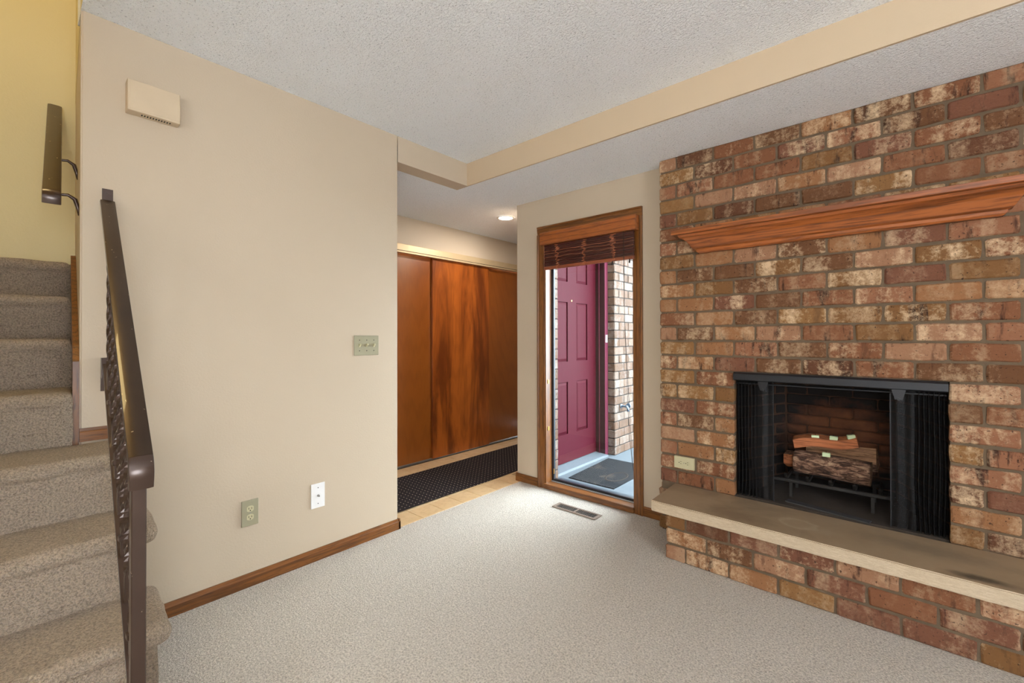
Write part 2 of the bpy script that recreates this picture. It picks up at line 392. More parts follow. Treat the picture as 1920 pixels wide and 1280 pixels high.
def rugmat():
    m, nt, b = mat('dotted_runner'); g = G(nt)
    tc = g.n('ShaderNodeTexCoord'); mp = g.n('ShaderNodeMapping'); g.l(tc.outputs['Object'], mp.inputs[0]); mp.inputs['Rotation'].default_value = (0, 0, R(2))
    s = .0375
    fr = g.n('ShaderNodeVectorMath', operation='MODULO'); ad = g.n('ShaderNodeVectorMath', operation='ADD'); ad.inputs[1].default_value = (s*400, s*400, 0)
    g.l(mp.outputs[0], ad.inputs[0]); g.l(ad.outputs[0], fr.inputs[0]); fr.inputs[1].default_value = (s, s, 1)
    sx = g.n('ShaderNodeSeparateXYZ'); g.l(fr.outputs[0], sx.inputs[0])
    dx = g.math('SUBTRACT', sx.outputs[0], s/2); dy = g.math('SUBTRACT', sx.outputs[1], s/2)
    d = g.math('SQRT', g.math('ADD', g.math('MULTIPLY', dx, dx), g.math('MULTIPLY', dy, dy)))
    k = g.ramp(g.math('MULTIPLY', d, 100), [(.28, 1), (.36, 0)])
    v = g.coords()
    col = g.mix(k, g.mix(g.noise(v, 300, 2), (.012, .009, .010), (.035, .027, .028)), rgb(214, 196, 170))
    g.l(col, b.inputs['Base Color']); b.inputs['Roughness'].default_value = .95; b.inputs['Specular IOR Level'].default_value = .1
    g.bump(g.noise(v, 400, 2), b, .6, .003); return m
M['rug'] = rugmat()
def matmat():
    m, nt, b = mat('worn_rubber_mat'); g = G(nt); v = g.coords()
    col = g.mix(g.noise(v, 40, 5, .7), (.004, .005, .007), (.014, .017, .021))
    dirt = g.ramp(g.noise(v, 5, 5, .7, .6), [(.55, 0), (.75, 1)])
    col = g.mix(g.math('MULTIPLY', dirt, .5), col, rgb(118, 102, 88))
    spk = g.ramp(g.noise(v, 150, 2, .6), [(.70, 0), (.74, 1)]); col = g.mix(spk, col, rgb(74, 70, 66))
    g.l(col, b.inputs['Base Color']); b.inputs['Specular IOR Level'].default_value = .1; b.inputs['Roughness'].default_value = .9; g.bump(g.noise(v, 200, 3), b, .8, .004); return m
M['doormat'] = matmat()

# ------------------------------------------------------------------ dimensions
XA = -2.342; Y0 = .168; YE = 1.585; YW = 2.778; XW = -2.384; YF = 2.662; XF = -1.115; XR = .587
ZC = 2.446; ZS = 2.286; YS = 2.171; XC = -3.37
def sy(x): return -.052*(x+2.342)      # the staircase runs very slightly askew to the room

# ------------------------------------------------------------------ structure
bm = NB(); box(bm, XA-.005, 3.3, -3.1, 2.80, -.12, 0)
floor = struct(mk('floor', bm, M['carpet'], loc=(0, 0, 0)), 'beige cut pile carpet covering the living room floor', 'carpet')
bm = NB(); box(bm, -3.55, XA-.005, Y0+.25, YW+.11, -.12, -.008); box(bm, -3.55, -2.45, YW+.11, 4.55, -.12, -.008)
ff = struct(mk('floor_foyer', bm, M['grout'], loc=(0, 0, 0)), 'tan tiled foyer floor beside the closet doors', 'tile floor')
tb = NB(); T = .178; box(tb, -T/2+.0015, T/2-.0015, -T/2+.0015, T/2-.0015, -.006, .0005, bev=.0015)
tme = bpy.data.meshes.new('tile'); tb.to_mesh(tme); tb.free(); tme.materials.append(M['tile'])
for i in range(7):
    for j in range(-1, 15):
        if i == 0 and 1.611+(j+1)*T > YW+.11: continue
        inst('tile', tme, (XA-.007-T/2-i*T, 1.611+T/2+j*T, -.0005), ff)
# ceilings
bm = NB(); box(bm, XA-.13, 3.3, Y0, YS, ZC, ZC+.14)
struct(mk('ceiling', bm, M['ceiling'], loc=(0, 0, ZC)), 'white popcorn textured main ceiling', 'ceiling')
bm = NB(); box(bm, -1.0, 3.3, -3.1, Y0, ZC, ZC+.14)
struct(mk('ceiling_rear', bm, M['ceiling'], loc=(0, 0, ZC)), 'white popcorn ceiling behind the camera', 'ceiling')
bm = NB(); box(bm, XA, 3.3, YS+.012, 2.9, ZS, ZS+.12); box(bm, -3.55, XA-.115, .9, YE, ZS, ZS+.12); box(bm, -3.55, XA, YE, 4.55, ZS, ZS+.12)
struct(mk('ceiling_lower', bm, M['ceiling'], loc=(0, 0, ZS)), 'lower popcorn ceiling over fireplace and foyer', 'ceiling')
bm = NB(); box(bm, XA-.012, 3.3, YS, YS+.012, ZS-.001, ZC); 
struct(mk('trim_1', bm, M['soffit'], loc=(0, YS, ZS)), 'tan painted soffit face stepping the ceiling down', 'soffit')
bm = NB(); box(bm, XA-.12, XA+.0006, YE, YS+.012, ZS-.001, ZC)
struct(mk('trim_2', bm, M['wall'], loc=(XA, YE, ZS)), 'cream header over the foyer opening', 'header')
# stairwell shell
bm = NB(); box(bm, -3.6, -1.0, -1.05, Y0+.3, 4.9, 5.0)
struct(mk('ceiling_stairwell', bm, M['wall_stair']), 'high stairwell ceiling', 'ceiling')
bm = NB(); box(bm, -1.0, 3.3, Y0-.0, Y0+.0001, ZC, ZC+.01); bm.free()
# wall left (wall A), joined on to the skewed stairwell side wall
bm = NB()
prism(bm, [(XA, YE), (XA, Y0), (-3.32, Y0+.051), (-3.32, .33), (XA-.12, .30), (XA-.12, YE)], 'z', 0, ZC)
bmesh.ops.bevel(bm, geom=[e for e in bm.edges if abs(e.verts[0].co.z-e.verts[1].co.z) > 1 and abs(e.verts[0].co.x-XA) < .01], offset=.006, segments=3, affect='EDGES')
wl = struct(mk('wall_left', bm, M['wall'], loc=(XA, YE, 0)), 'long cream wall with switches and outlets', 'wall')
bm = NB(); prism(bm, [(-1.0, Y0), (XA, Y0), (-3.32, Y0+.051), (-3.32, .36), (-1.0, .36)], 'z', ZC+.004, 4.9)
for v in bm.verts: v.co.y -= .001
# (upper storey side of the stairwell, above the ceiling slab)
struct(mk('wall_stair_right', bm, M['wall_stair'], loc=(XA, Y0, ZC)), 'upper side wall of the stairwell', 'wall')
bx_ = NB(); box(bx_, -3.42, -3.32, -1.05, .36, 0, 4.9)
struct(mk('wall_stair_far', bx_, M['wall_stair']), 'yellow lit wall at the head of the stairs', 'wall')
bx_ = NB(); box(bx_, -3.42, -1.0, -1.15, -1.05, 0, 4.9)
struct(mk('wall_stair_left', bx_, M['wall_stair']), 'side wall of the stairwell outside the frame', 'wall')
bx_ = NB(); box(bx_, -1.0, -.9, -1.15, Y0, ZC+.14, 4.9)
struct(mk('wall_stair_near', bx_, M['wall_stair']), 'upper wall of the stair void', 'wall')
# window wall (far), with the sidelight opening
WX0, WX1, WZ1 = -2.100, -1.338, 2.0
bm = NB(); box(bm, XW, WX0, YW, YW+.11, 0, ZS); box(bm, WX1, -.80, YW, YW+.11, 0, ZS); box(bm, .28, 3.3, YW, YW+.11, 0, ZS); box(bm, -.80, .28, YW, YW+.11, 1.25, ZS); box(bm, WX0, WX1, YW, YW+.11, WZ1, ZS); box(bm, WX0, WX1, YW, YW+.11, -.06, .012)
wf = struct(mk('wall_far', bm, M['wall'], loc=(XW, YW, 0)), 'cream wall around the tall sidelight window', 'wall')
# rest of the room behind the camera
def wall_hole(name, label, axis, p, a0, a1, h0, h1, z0, z1):
    bm = NB(); t = .12
    def q(u0, u1, v0, v1):
        if axis == 'y': box(bm, u0, u1, p-t, p, v0, v1)
        else: box(bm, p, p+t, u0, u1, v0, v1)
    q(a0, h0, 0, ZC+.1); q(h1, a1, 0, ZC+.1); q(h0, h1, 0, z0); q(h0, h1, z1, ZC+.1)
    return struct(mk(name, bm, M['wall']), label, 'wall')
wall_hole('wall_back', 'wall behind the camera with a wide window', 'y', -3.0, -1.0, 3.3, .5, 1.4, .6, 2.0)
wall_hole('wall_right', 'right wall outside the frame with a window', 'x', 3.2, -3.0, 2.9, -1.2, .2, .5, 2.0)
bx_ = NB(); box(bx_, -1.1, -1.0, -3.1, -1.05, 0, ZC+.1)
struct(mk('wall_near', bx_, M['wall']), 'short wall behind the stairs', 'wall')
# foyer walls
bm = NB(); box(bm, XC-.1, XC, .9, 4.55, 2.035, ZS); box(bm, XC-.1, XC, .9, 1.95, 0, 2.04); box(bm, XC-.1, XC, 4.35, 4.55, 0, 2.04)
struct(mk('wall_closet', bm, M['wall'], loc=(XC, 2, 0)), 'white wall over the sliding closet doors', 'wall')
bm = NB(); box(bm, XC-.75, XC-.7, 1.8, 4.5, 0, 2.3)
struct(mk('wall_closet_back', bm, M['wall']), 'inside of the closet', 'wall')
bm = NB(); box(bm, XC-.1, XA-.12, .8, .9, 0, ZS+.1)
struct(mk('wall_foyer_near', bm, M['wall']), 'foyer wall hidden behind the long wall', 'wall')
bm = NB(); box(bm, -3.47, -2.3, 4.55, 4.65, 0, ZS+.1)
struct(mk('wall_foyer_far', bm, M['wall']), 'far foyer wall', 'wall')
# foyer / porch wall, brick faced outside
XP = -2.215; DY0, DY1 = 3.13, 4.136
bm = NB(); box(bm, -2.45, XP-.10, YW+.11, DY0, -.04, ZS); box(bm, -2.45, XP-.10, DY1, 4.65, -.04, ZS); box(bm, -2.45, XP-.10, DY0, DY1, 2.13, ZS)
struct(mk('wall_foyer_right', bm, M['wall']), 'wall between foyer and porch holding the red door', 'wall')

# ------------------------------------------------------------------ bricks
rnd = random.Random(7)
def brick_mesh(name, L, H, D, seed, m, jit=.0022):
    """face towards -y, centred in x/z; uneven rounded outline"""
    r = random.Random(seed); bm = NB(); hx, hz, c = L/2, H/2, .006
    pts = [(-hx+c, -hz), (0, -hz), (hx-c, -hz), (hx, -hz+c), (hx, 0), (hx, hz-c), (hx-c, hz), (0, hz), (-hx+c, hz), (-hx, hz-c), (-hx, 0), (-hx, -hz+c)]
    if L > .15: pts[1:2] = [(-hx*.35, -hz), (hx*.35, -hz)]; 
    if L > .15:
        i = pts.index((0, hz)); pts[i:i+1] = [(hx*.35, hz), (-hx*.35, hz)]
    pts = [(x+r.uniform(-jit, jit), z+r.uniform(-jit, jit)) for x, z in pts]
    n = len(pts)
    f = [bm.verts.new((x*(1-.007/hx), r.uniform(0, .0015), z*(1-.0045/hz))) for x, z in pts]
    o = [bm.verts.new((x, .0055, z)) for x, z in pts]; b = [bm.verts.new((x, D, z)) for x, z in pts]
    bm.faces.new(f)
    for i in range(n):
        j = (i+1) % n
        bm.faces.new([f[i], o[i], o[j], f[j]]); bm.faces.new([o[i], b[i], b[j], o[j]])
    bmesh.ops.recalc_face_normals(bm, faces=bm.faces)
    me = bpy.data.meshes.new(name); bm.to_mesh(me); bm.free(); me.materials.append(m); return me
VAR = {}
def variant(L, H, m='brick', D=.05):
    k = (round(L, 3), round(H, 3), m, D)
    if k not in VAR: VAR[k] = [brick_mesh('brick', L, H, D, int(L*7000+H*3000)+len(m)*17+i*31, M[m]) for i in range(6)]
    return rnd.choice(VAR[k])
MORT = .0115
CH, CL = .0868, .2132
fp = thing('fireplace', 'brown brick chimney breast with an open firebox', 'fireplace', ((XF+XR)/2, YF+.05, 0))
OX0, OX1, OZ0, OZ1 = -.691, .162, .3, .993
bm = NB(); d = .009
box(bm, XF+.008, OX0-.004, YF+d, YW, 0, ZS); box(bm, OX1+.004, XR-.008, YF+d, YW, 0, ZS); box(bm, OX0-.004, OX1+.004, YF+d, YW, OZ1, ZS)
box(bm, OX0-.004, OX1+.004, YF+d, YW, 0, OZ0-.01)
mk('mortar', bm, M['mortar'], fp)
def rowbricks(joints, z0, z1, y, parent, x_lo, x_hi, skip=None):
    js = [x_lo]+[j for j in joints if x_lo+.03 < j < x_hi-.03]+[x_hi]
    for a, b in zip(js, js[1:]):
        if skip and skip(a, b): continue
        m_l = 0 if a == x_lo else MORT/2; m_r = 0 if b == x_hi else MORT/2
        L = b-a-m_l-m_r; L = round(L, 2) if L < .15 else .2015
        me = variant(L, (z1-z0)-MORT)
        o = inst('brick', me, ((a+m_l+b-m_r)/2, y+rnd.uniform(-.001, .0025), (z0+z1)/2+rnd.uniform(-.0008, .0008)), parent, (rnd.uniform(-.008, .008), rnd.uniform(-.006, .006), rnd.uniform(-.006, .006)))
for k in range(23):
    zt = 2.292-CH*k; zb = zt-CH
    if k == 0: zt = 2.290
    off = .055 if k % 2 == 0 else .055-CL/2
    J = [off+CL*i for i in range(-8, 8)]
    if k >= 15:
        rowbricks(J, zb, zt, YF, fp, XF, OX0); rowbricks(J, zb, zt, YF, fp, OX1, XR)
    else: rowbricks(J, zb, zt, YF, fp, XF, XR)
for k in range(3):      # chimney base courses, below hearth level at the left corner
    zb = .0+k*CH*.98
    rowbricks([XF+.107 if k % 2 else XF+.0], zb, zb+CH, YF, fp, XF, -.93 if k % 2 else -.93)
# side faces of the chimney (returns) for views from the side
for k in range(26):
    zc = 2.292-CH*(k+.5)
    me = variant(.10, CH-MORT)
    inst('brick', me, (XR-.001, YF+.062, zc), fp, (0, 0, PI/2))
    inst('brick', me, (XF+.001, YF+.062, zc), fp, (0, 0, -PI/2))
# firebox lining
BY, BX0, BX1 = 3.11, -.515, -.012
fb = NB()
t = .06
def wallq(bm, a, b, z0, z1, th):
    a = Vector(a); b = Vector(b); dr = (b-a).normalized(); nn = Vector((-dr.y, dr.x))
    pts = [a, b, b+nn*th, a+nn*th]; prism(bm, [(p.x, p.y) for p in pts], 'z', z0, z1)
wallq(fb, (OX0-.002, YW-.04), (BX0, BY+.006), OZ0-.02, 1.12, .05); wallq(fb, (BX0-.03, BY+.006), (BX1+.03, BY+.006), OZ0-.02, 1.12, .05); wallq(fb, (BX1, BY+.006), (OX1+.002, YW-.04), OZ0-.02, 1.12, .05)
box(fb, OX0-.06, OX1+.06, YW-.02, BY+.06, 1.12, 1.17)
mk('firebox_shell', fb, M['firejoint'], fp)
def firewall(a, b, seedrow):
    a = Vector(a); b = Vector(b); L = (b-a).length; dr = (b-a)/L; ang = math.atan2(dr.y, dr.x)
    FH, FL = .0605, .215
    for k in range(13):
        z = .30+FH*(k+.5); s0 = -FL/2 if k % 2 else 0; s = s0
        while s < L-.01:
            u0, u1 = max(s, 0), min(s+FL, L)
            if u1-u0 > .03:
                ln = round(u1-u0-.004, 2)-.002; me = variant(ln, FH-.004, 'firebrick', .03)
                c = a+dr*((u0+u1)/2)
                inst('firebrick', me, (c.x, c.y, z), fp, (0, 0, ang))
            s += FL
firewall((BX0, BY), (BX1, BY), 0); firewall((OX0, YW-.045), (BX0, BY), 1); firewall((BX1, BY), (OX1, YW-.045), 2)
bm = NB(); prism(bm, [(OX0+.001, YF+.02), (OX1-.001, YF+.02), (OX1-.001, YW-.04), (BX1, BY), (BX0, BY), (OX0+.001, YW-.04)], 'z', .285, .306)
mk('firebox_floor', bm, M['ash'], fp)
bm = NB(); prism(bm, [(-.46, 2.735), (-.11, 2.665), (-.10, 2.705), (-.45, 2.78)], 'z', .306, .311)
mk('ash_dump_plate', bm, M['soot_plate'], fp)

# raised hearth
he = thing('raised_hearth', 'raised brick hearth topped by a long stained limestone slab', 'hearth', (-.2, 2.45, 0))
HB = 2.325; HX0, HX1 = -.945, .52
bm = NB(); box(bm, HX0+.008, HX1-.008, HB+.009, YF+.008, 0, .243); mk('mortar', bm, M['mortar'], he)
for k in range(3):
    zb = -.004+k*.0845
    off = -.421+.2105*0 if k % 2 == 0 else -.421-.105
    rowbricks([off+.2115*i for i in range(-5, 8)], zb, zb+.0845, HB, he, HX0, HX1)
for k in range(3):
    for q in range(2):
        inst('brick', variant(.15, CH-MORT), (HX1-.001, HB+.085+q*.165, .0385+k*.0845), he, (0, 0, PI/2))
        inst('brick', variant(.15, CH-MORT), (HX0+.001, HB+.085+q*.165, .0385+k*.0845), he, (0, 0, -PI/2))
bm = NB(); n = 60
prism(bm, [(-1.018, 2.300), (.56, 2.296), (.56, YF+.006), (-1.028, YF+.006)], 'z', .243, .300)
bmesh.ops.bevel(bm, geom=list(bm.edges), offset=.004, segments=2, affect='EDGES')
bmesh.ops.subdivide_edges(bm, edges=[e for e in bm.edges if abs(e.verts[0].co.x-e.verts[1].co.x) > 1], cuts=90)
for v in bm.verts:
    if v.co.y < 2.32: v.co.y += noise.noise(Vector((v.co.x*14, v.co.z*30, 3)))*.004
slab = mk('stone_slab', bm, M['slab'], he)

# mantel shelf
mt = thing('mantel_shelf', 'long orange oak mantel shelf with moulded underside on the brick', 'mantel', (-.28, 2.6, 1.675))
prof = [(0, 1.676), (.022, 1.676), (.030, 1.684), (.034, 1.697), (.048, 1.703), (.056, 1.716), (.072, 1.742), (.092, 1.760), (.104, 1.765), (.112, 1.777), (.140, 1.782), (.140, 1.8035), (0, 1.8035)]
def mantel_mesh(lo, hi, x0, x1):
    bm = NB(); rings = []
    for (dy, z) in prof[lo:hi]:
        # mitred returns: ends step in with the profile
        ins = (.140-dy)
        rings.append((dy, z, ins))
    L = [bm.verts.new((x0+i, YF-dy, z)) for dy, z, i in rings]; Rr = [bm.verts.new((x1-i, YF-dy, z)) for dy, z, i in rings]
    LB = [bm.verts.new((x0+i, YF-.0005, z)) for dy, z, i in rings]; RB = [bm.verts.new((x1-i, YF-.0005, z)) for dy, z, i in rings]
    for i in range(len(rings)-1):
        bm.faces.new([L[i], Rr[i], Rr[i+1], L[i+1]]); bm.faces.new([LB[i], L[i], L[i+1], LB[i+1]]); bm.faces.new([Rr[i], RB[i], RB[i+1], Rr[i+1]])
    bm.faces.new([LB[0], RB[0], Rr[0], L[0]]); bm.faces.new([L[-1], Rr[-1], RB[-1], LB[-1]]); bm.faces.new([LB[0]]+LB[1:]+RB[::-1])
    bmesh.ops.remove_doubles(bm, verts=bm.verts, dist=.0001)
    bmesh.ops.recalc_face_normals(bm, faces=bm.faces); return bm
mk('crown_moulding', mantel_mesh(0, 10, -.990, .44), M['mantel'], mt)
bm = NB(); box(bm, -.990, .44, YF-.140, YF-.0005, 1.7775, 1.8035, bev=.002)
mk('shelf_board', bm, M['mantel'], mt)

# fire screen
fs = thing('fire_screen', 'black mesh fire curtains drawn apart on a black steel hood rail', 'fire screen', (-.26, 2.68, .3))
bm = NB(); prism(bm, [(YF-.012, .992), (YF-.022, .984), (YF-.022, .952), (YF-.010, .946), (YF+.05, .946), (YF+.05, .992)], 'x', OX0+.002, OX1-.002)
mk('hood_rail', bm, M['black_metal'], fs)
for xx in (-.545, -.0): 
    bm = NB(); prism(bm, [(xx-.026, .95), (xx+.026, .95), (xx+.013, .902), (xx-.013, .902)], 'y', YF-.014, YF-.006); cyl(bm, (xx, YF-.02, .905), 'y', .006, .01, 10)
    mk('pull_tab', bm, M['black_metal'], fs)
bm = NB(); cyl(bm, (OX0+.005, YF+.035, .93), 'x', .005, OX1-OX0-.01, 8); mk('curtain_rod', bm, M['black_metal'], fs)
def curtain(x0, x1, pleat0, pleat1, seed):
    """pleated between pleat0..pleat1, nearly flat elsewhere"""
    bm = NB(); r = random.Random(seed); n = 150; cols = []; uvl = bm.loops.layers.uv.new('UVMap'); arc = 0; prev = None
    for i in range(n+1):
        x = x0+(x1-x0)*i/n
        inp = pleat0 <= x <= pleat1
        ph = (x-pleat0)/.0165*2*PI
        y = YF+.040+(.016*math.sin(ph) if inp else .004*math.sin(ph*.35)) 
        if prev: arc += math.hypot(x-prev[0], y-prev[1])
        prev = (x, y); col = []
        for j in range(9):
            z = .304+(.945-.304)*j/8
            col.append((bm.verts.new((x+.004*math.sin(j*.9+x*30)*(1-j/8), y+.006*math.sin(j*1.1+seed)*(1-j/8), z)), arc, z))
        cols.append(col)
    for a, b in zip(cols, cols[1:]):
        for j in range(8):
            q = [a[j], b[j], b[j+1], a[j+1]]; f = bm.faces.new([t[0] for t in q]); f.smooth = True
            for lp, t in zip(f.loops, q): lp[uvl].uv = (t[1], t[2])
    return mk('mesh_curtain', bm, M['mesh'], fs)
curtain(-.686, -.507, -.686, -.582, 1); curtain(-.030, .158, .055, .158, 2)
# edge bars of the curtains
for xx in (-.507, -.030):
    bm = NB(); box(bm, xx-.002, xx+.002, YF+.038, YF+.042, .306, .945); mk('edge_bar', bm, M['black_metal'], fs)

# grate
gr = thing('fire_grate', 'black iron grate holding the logs in the firebox', 'fire grate', (-.27, 2.92, .306))
bm = NB(); box(bm, -.53, -.03, 2.832, 2.850, .386, .404, bev=.003); mk('front_bar', bm, M['dark_iron'], gr)
bm = NB(); box(bm, -.47, -.06, 3.03, 3.045, .386, .404, bev=.003); mk('rear_bar', bm, M['dark_iron'], gr)
for i in range(5):
    xx = -.47+i*.10
    bm = NB(); tube(bm, [(xx, 3.05, .41), (xx, 2.86, .405), (xx, 2.825, .415), (xx, 2.812, .435)], .0085, 6); mk('cross_bar', bm, M['dark_iron'], gr)
for (xx, yy) in ((-.45, 2.845), (-.10, 2.845), (-.45, 3.035), (-.10, 3.035)):
    bm = NB(); box(bm, xx-.007, xx+.007, yy-.007, yy+.007, .306, .39); mk('leg', bm, M['dark_iron'], gr)

# logs
def round_log(name, a, b, r, seed, nseg=40, nr=28):
    a = Vector(a); b = Vector(b); d = (b-a); L = d.length; t = d.normalized(); up = Vector((0, 0, 1)); s = t.cross(up).normalized(); u = s.cross(t)
    bm = NB(); rings = []
    for i in range(nseg+1):
        c = a+d*i/nseg; ring = []
        for k in range(nr):
            an = 2*PI*k/nr; p = Vector((i/nseg*L*9, math.cos(an)*2.2, math.sin(an)*2.2+seed))
            rr = r*(1+.07*noise.noise(p)+.05*noise.noise(p*Vector((2.5, 3.5, 3.5)) if False else Vector((p.x*2.5, p.y*3.5, p.z*3.5))))
            ring.append(bm.verts.new(c+s*math.cos(an)*rr+u*math.sin(an)*rr))
        rings.append(ring)
    for p, q in zip(rings, rings[1:]):
        for k in range(nr): f = bm.faces.new([p[k], p[(k+1) % nr], q[(k+1) % nr], q[k]]); f.smooth = True
    f1 = bm.faces.new(rings[0]); f2 = bm.faces.new(rings[-1]); f1.material_index = f2.material_index = 1
    bmesh.ops.recalc_face_normals(bm, faces=bm.faces)
    return mk(name, bm, [M['bark'], M['split_pale']])
def split_log(name, a, b, sec, m, seed, bend=.0):
    """sec: cross-section polygon (side, up); last edge is bark"""
    a = Vector(a); b = Vector(b); d = b-a; t = d.normalized(); up = Vector((0, 0, 1)); s = t.cross(up).normalized(); u = s.cross(t); bm = NB(); rings = []; n = 18
    for i in range(n+1):
        f = i/n; c = a+d*f+u*(bend*math.sin(PI*2*f)*.5); ring = []
        for k, (x, z) in enumerate(sec):
            q = 1+.10*noise.noise(Vector((f*3, k*1.7, seed)))
            ring.append(bm.verts.new(c+s*x*q+u*z*q))
        rings.append(ring)
    K = len(sec)
    for p, q in zip(rings, rings[1:]):
        for k in range(K):
            f = bm.faces.new([p[k], p[(k+1) % K], q[(k+1) % K], q[k]]); f.material_index = 1 if k >= K-2 else 0
    bm.faces.new(rings[0]); bm.faces.new(rings[-1]); bmesh.ops.recalc_face_normals(bm, faces=bm.faces)
    return mk(name, bm, [m, M['bark']])
tag(round_log('firewood_log', (-.445, 2.948, .486), (-.108, 2.933, .476), .062, 1), 'thick round bark covered log lying frontmost on the grate', 'log', 'logs in the firebox')
o = split_log('firewood_log', (-.452, 2.985, .582), (-.165, 2.99, .630), [(-.040, -.030), (.0, -.036), (.046, -.028), (.048, .020), (.0, .034), (-.040, .030)], M['split'], 4, .02)
tag(o, 'smooth orange split log lying on top of the stack', 'log', 'logs in the firebox')
o = split_log('firewood_log', (-.40, 3.072, .50), (-.085, 3.045, .522), [(-.060, -.03), (-.012, .068), (.014, .07), (.058, -.005), (.03, -.05)], M['split_pale'], 9)
tag(o, 'pale split log with a ridged grey face behind the bark log', 'log', 'logs in the firebox')
o = split_log('firewood_log', (-.50, 3.02, .47), (-.455, 3.01, .475), [(-.045, -.03), (.0, -.045), (.045, -.02), (.03, .03), (-.02, .045)], M['split'], 12)
tag(o, 'short dark log stub at the left end of the grate', 'log', 'logs in the firebox')
for (px, pz, py, rz, lab) in ((-.349, .630, 2.955, .25, 'pale green starter cube, left of three on the top log'), (-.267, .636, 2.955, -.1, 'beige-green starter cube, middle of three on the top log'), (-.190, .654, 2.96, .5, 'pale green starter cube, right of three on the top log'), (-.297, .549, 2.92, 0, 'pale green starter cube on the front bark log')):
    st = thing('fire_starter', lab, 'fire starter', (px, py, pz-.012), 'wax fire starter cubes on the logs')
    bm = NB(); box(bm, -.018, .018, -.011, .011, 0, .022, bev=.002)
    for v in bm.verts: v.co = Vector((px, py, pz-.012))+Matrix.Rotation(rz*.5, 3, 'Z') @ (Matrix.Rotation(-rz*.35, 3, 'Y') @ v.co)
    mk('block', bm, M['starter'], st)
    bm = NB(); tube(bm, [(px, py, pz+.006), (px-.001, py, pz+.020)], .0012, 5); mk('wick', bm, M['cord'], st)

# ------------------------------------------------------------------ baseboards
def baseboard(name, label, pts_y=None, x=None, y=None, a=0, b=1, z0=0, dirn='y', face=1, h=.063, t=.012):
    bm = NB()
    if dirn == 'y': prism(bm, [(x, z0), (x+face*t, z0), (x+face*t, z0+h*.72), (x+face*t*.72, z0+h*.80), (x+face*t*.55, z0+h), (x, z0+h)], 'y', a, b)
    else: prism(bm, [(y, z0), (y+face*t, z0), (y+face*t, z0+h*.72), (y+face*t*.72, z0+h*.80), (y+face*t*.55, z0+h), (y, z0+h)], 'x', a, b)
    return struct(mk(name, bm, M['oak_y'] if dirn == 'y' else M['oak_x']), label, 'baseboard')
baseboard('baseboard_left', 'oak baseboard along the long cream wall', x=XA, a=.315, b=YE+.012, dirn='y')
baseboard('baseboard_end', 'short oak baseboard wrapping the wall end', y=YE, a=XA-.12, b=XA+.012, dirn='x')
baseboard('baseboard_landing', 'short oak baseboard above the fourth stair', x=XA, a=Y0, b=.33, z0=.795, dirn='y', h=.05)
baseboard('baseboard_far', 'oak baseboard left of the sidelight window', y=YW, a=XW-.012, b=-2.163, dirn='x', face=-1)
baseboard('baseboard_chimney', 'short oak baseboard between window and chimney', y=YW, a=-1.277, b=XF, dirn='x', face=-1)

# ------------------------------------------------------------------ stairs
RI, TR = .1975, .255
st = thing('staircase', 'carpeted staircase climbing left behind the metal railing', 'stairs', (-2.1, -.3, 0))
def riser_x(k): return -2.325+TR*(5-k)
def step(k):
    xf = riser_x(k); xb = riser_x(k+1)-.02; z = RI*k
    openend = k <= 4
    ye = (Y0+.173 if openend else Y0-.018)
    bm = NB()
    if openend:
        box(bm, xb, xf, -.95, ye-.032, 0.001, z-.02)
    else: xb = max(xb, -3.317); box(bm, xb, xf, -.95, ye, max(.001, z-RI-.04), z-.02)
    if k == 4:   # tread 4 stops at the wall face
        pass
    for v in bm.verts:
        if v.co.x > xf-.001 and v.co.z > z-.03: v.co.x += .030; v.co.z -= .012
    tb = NB(); xb2 = xb
    box(tb, xb2, xf+.038, -.95, ye, z-.055, z, bev=.025, seg=4)
    for v in tb.verts: v.co.z -= {7: .008, 8: .020}.get(k, 0)
    me = bpy.data.meshes.new('t'); tb.to_mesh(me); tb.free(); bm.from_mesh(me); bpy.data.meshes.remove(me)
    bmesh.ops.triangulate(bm, faces=[f for f in bm.faces if len(f.verts) > 4])
    for _ in range(4):
        es = [e for e in bm.edges if e.calc_length() > .045]
        if not es: break
        bmesh.ops.subdivide_edges(bm, edges=es, cuts=1)
        bmesh.ops.triangulate(bm, faces=[f for f in bm.faces if len(f.verts) > 4])
    for v in bm.verts:
        p = v.co.copy()
        v.co += Vector((noise.noise(p*22), noise.noise(p*22+Vector((5, 0, 0))), noise.noise(p*22+Vector((0, 9, 0)))))*.0035
        v.co.y += sy(p.x) if not (k == 4 and p.x < XA) else sy(p.x)
        if k == 4 and v.co.x < XA+.012 and v.co.y > Y0-.02: v.co.x = max(v.co.x, XA+.002) 
    bmesh.ops.recalc_face_normals(bm, faces=bm.faces)
    mk('step', bm, M['stair_carpet'], st, smooth=True)
for k in range(1, 9): step(k)
# skirt board on the stairwell side wall
bm = NB()
def SKZ(x): return .80-(x+2.33)*RI/TR
vs = []
xs = [XA-.003, -3.08]
front = [(-2.337, .70), (-2.345, 1.10), (-2.40, 1.16), (-3.05, SKZ(-3.05)+.235), (-3.085, 1.60), (-3.085, 1.40)]
a = [bm.verts.new((x, Y0+sy(x)-.0185, z)) for x, z in front]; b = [bm.verts.new((x, Y0+sy(x)-.0005, z)) for x, z in front]
bm.faces.new(a); bm.faces.new(b[::-1])
for i in range(len(a)): bm.faces.new([a[i], b[i], b[(i+1) % len(a)], a[(i+1) % len(a)]])
bmesh.ops.recalc_face_normals(bm, faces=bm.faces)
o = mk('skirt_board', bm, M['oak_z'], st)

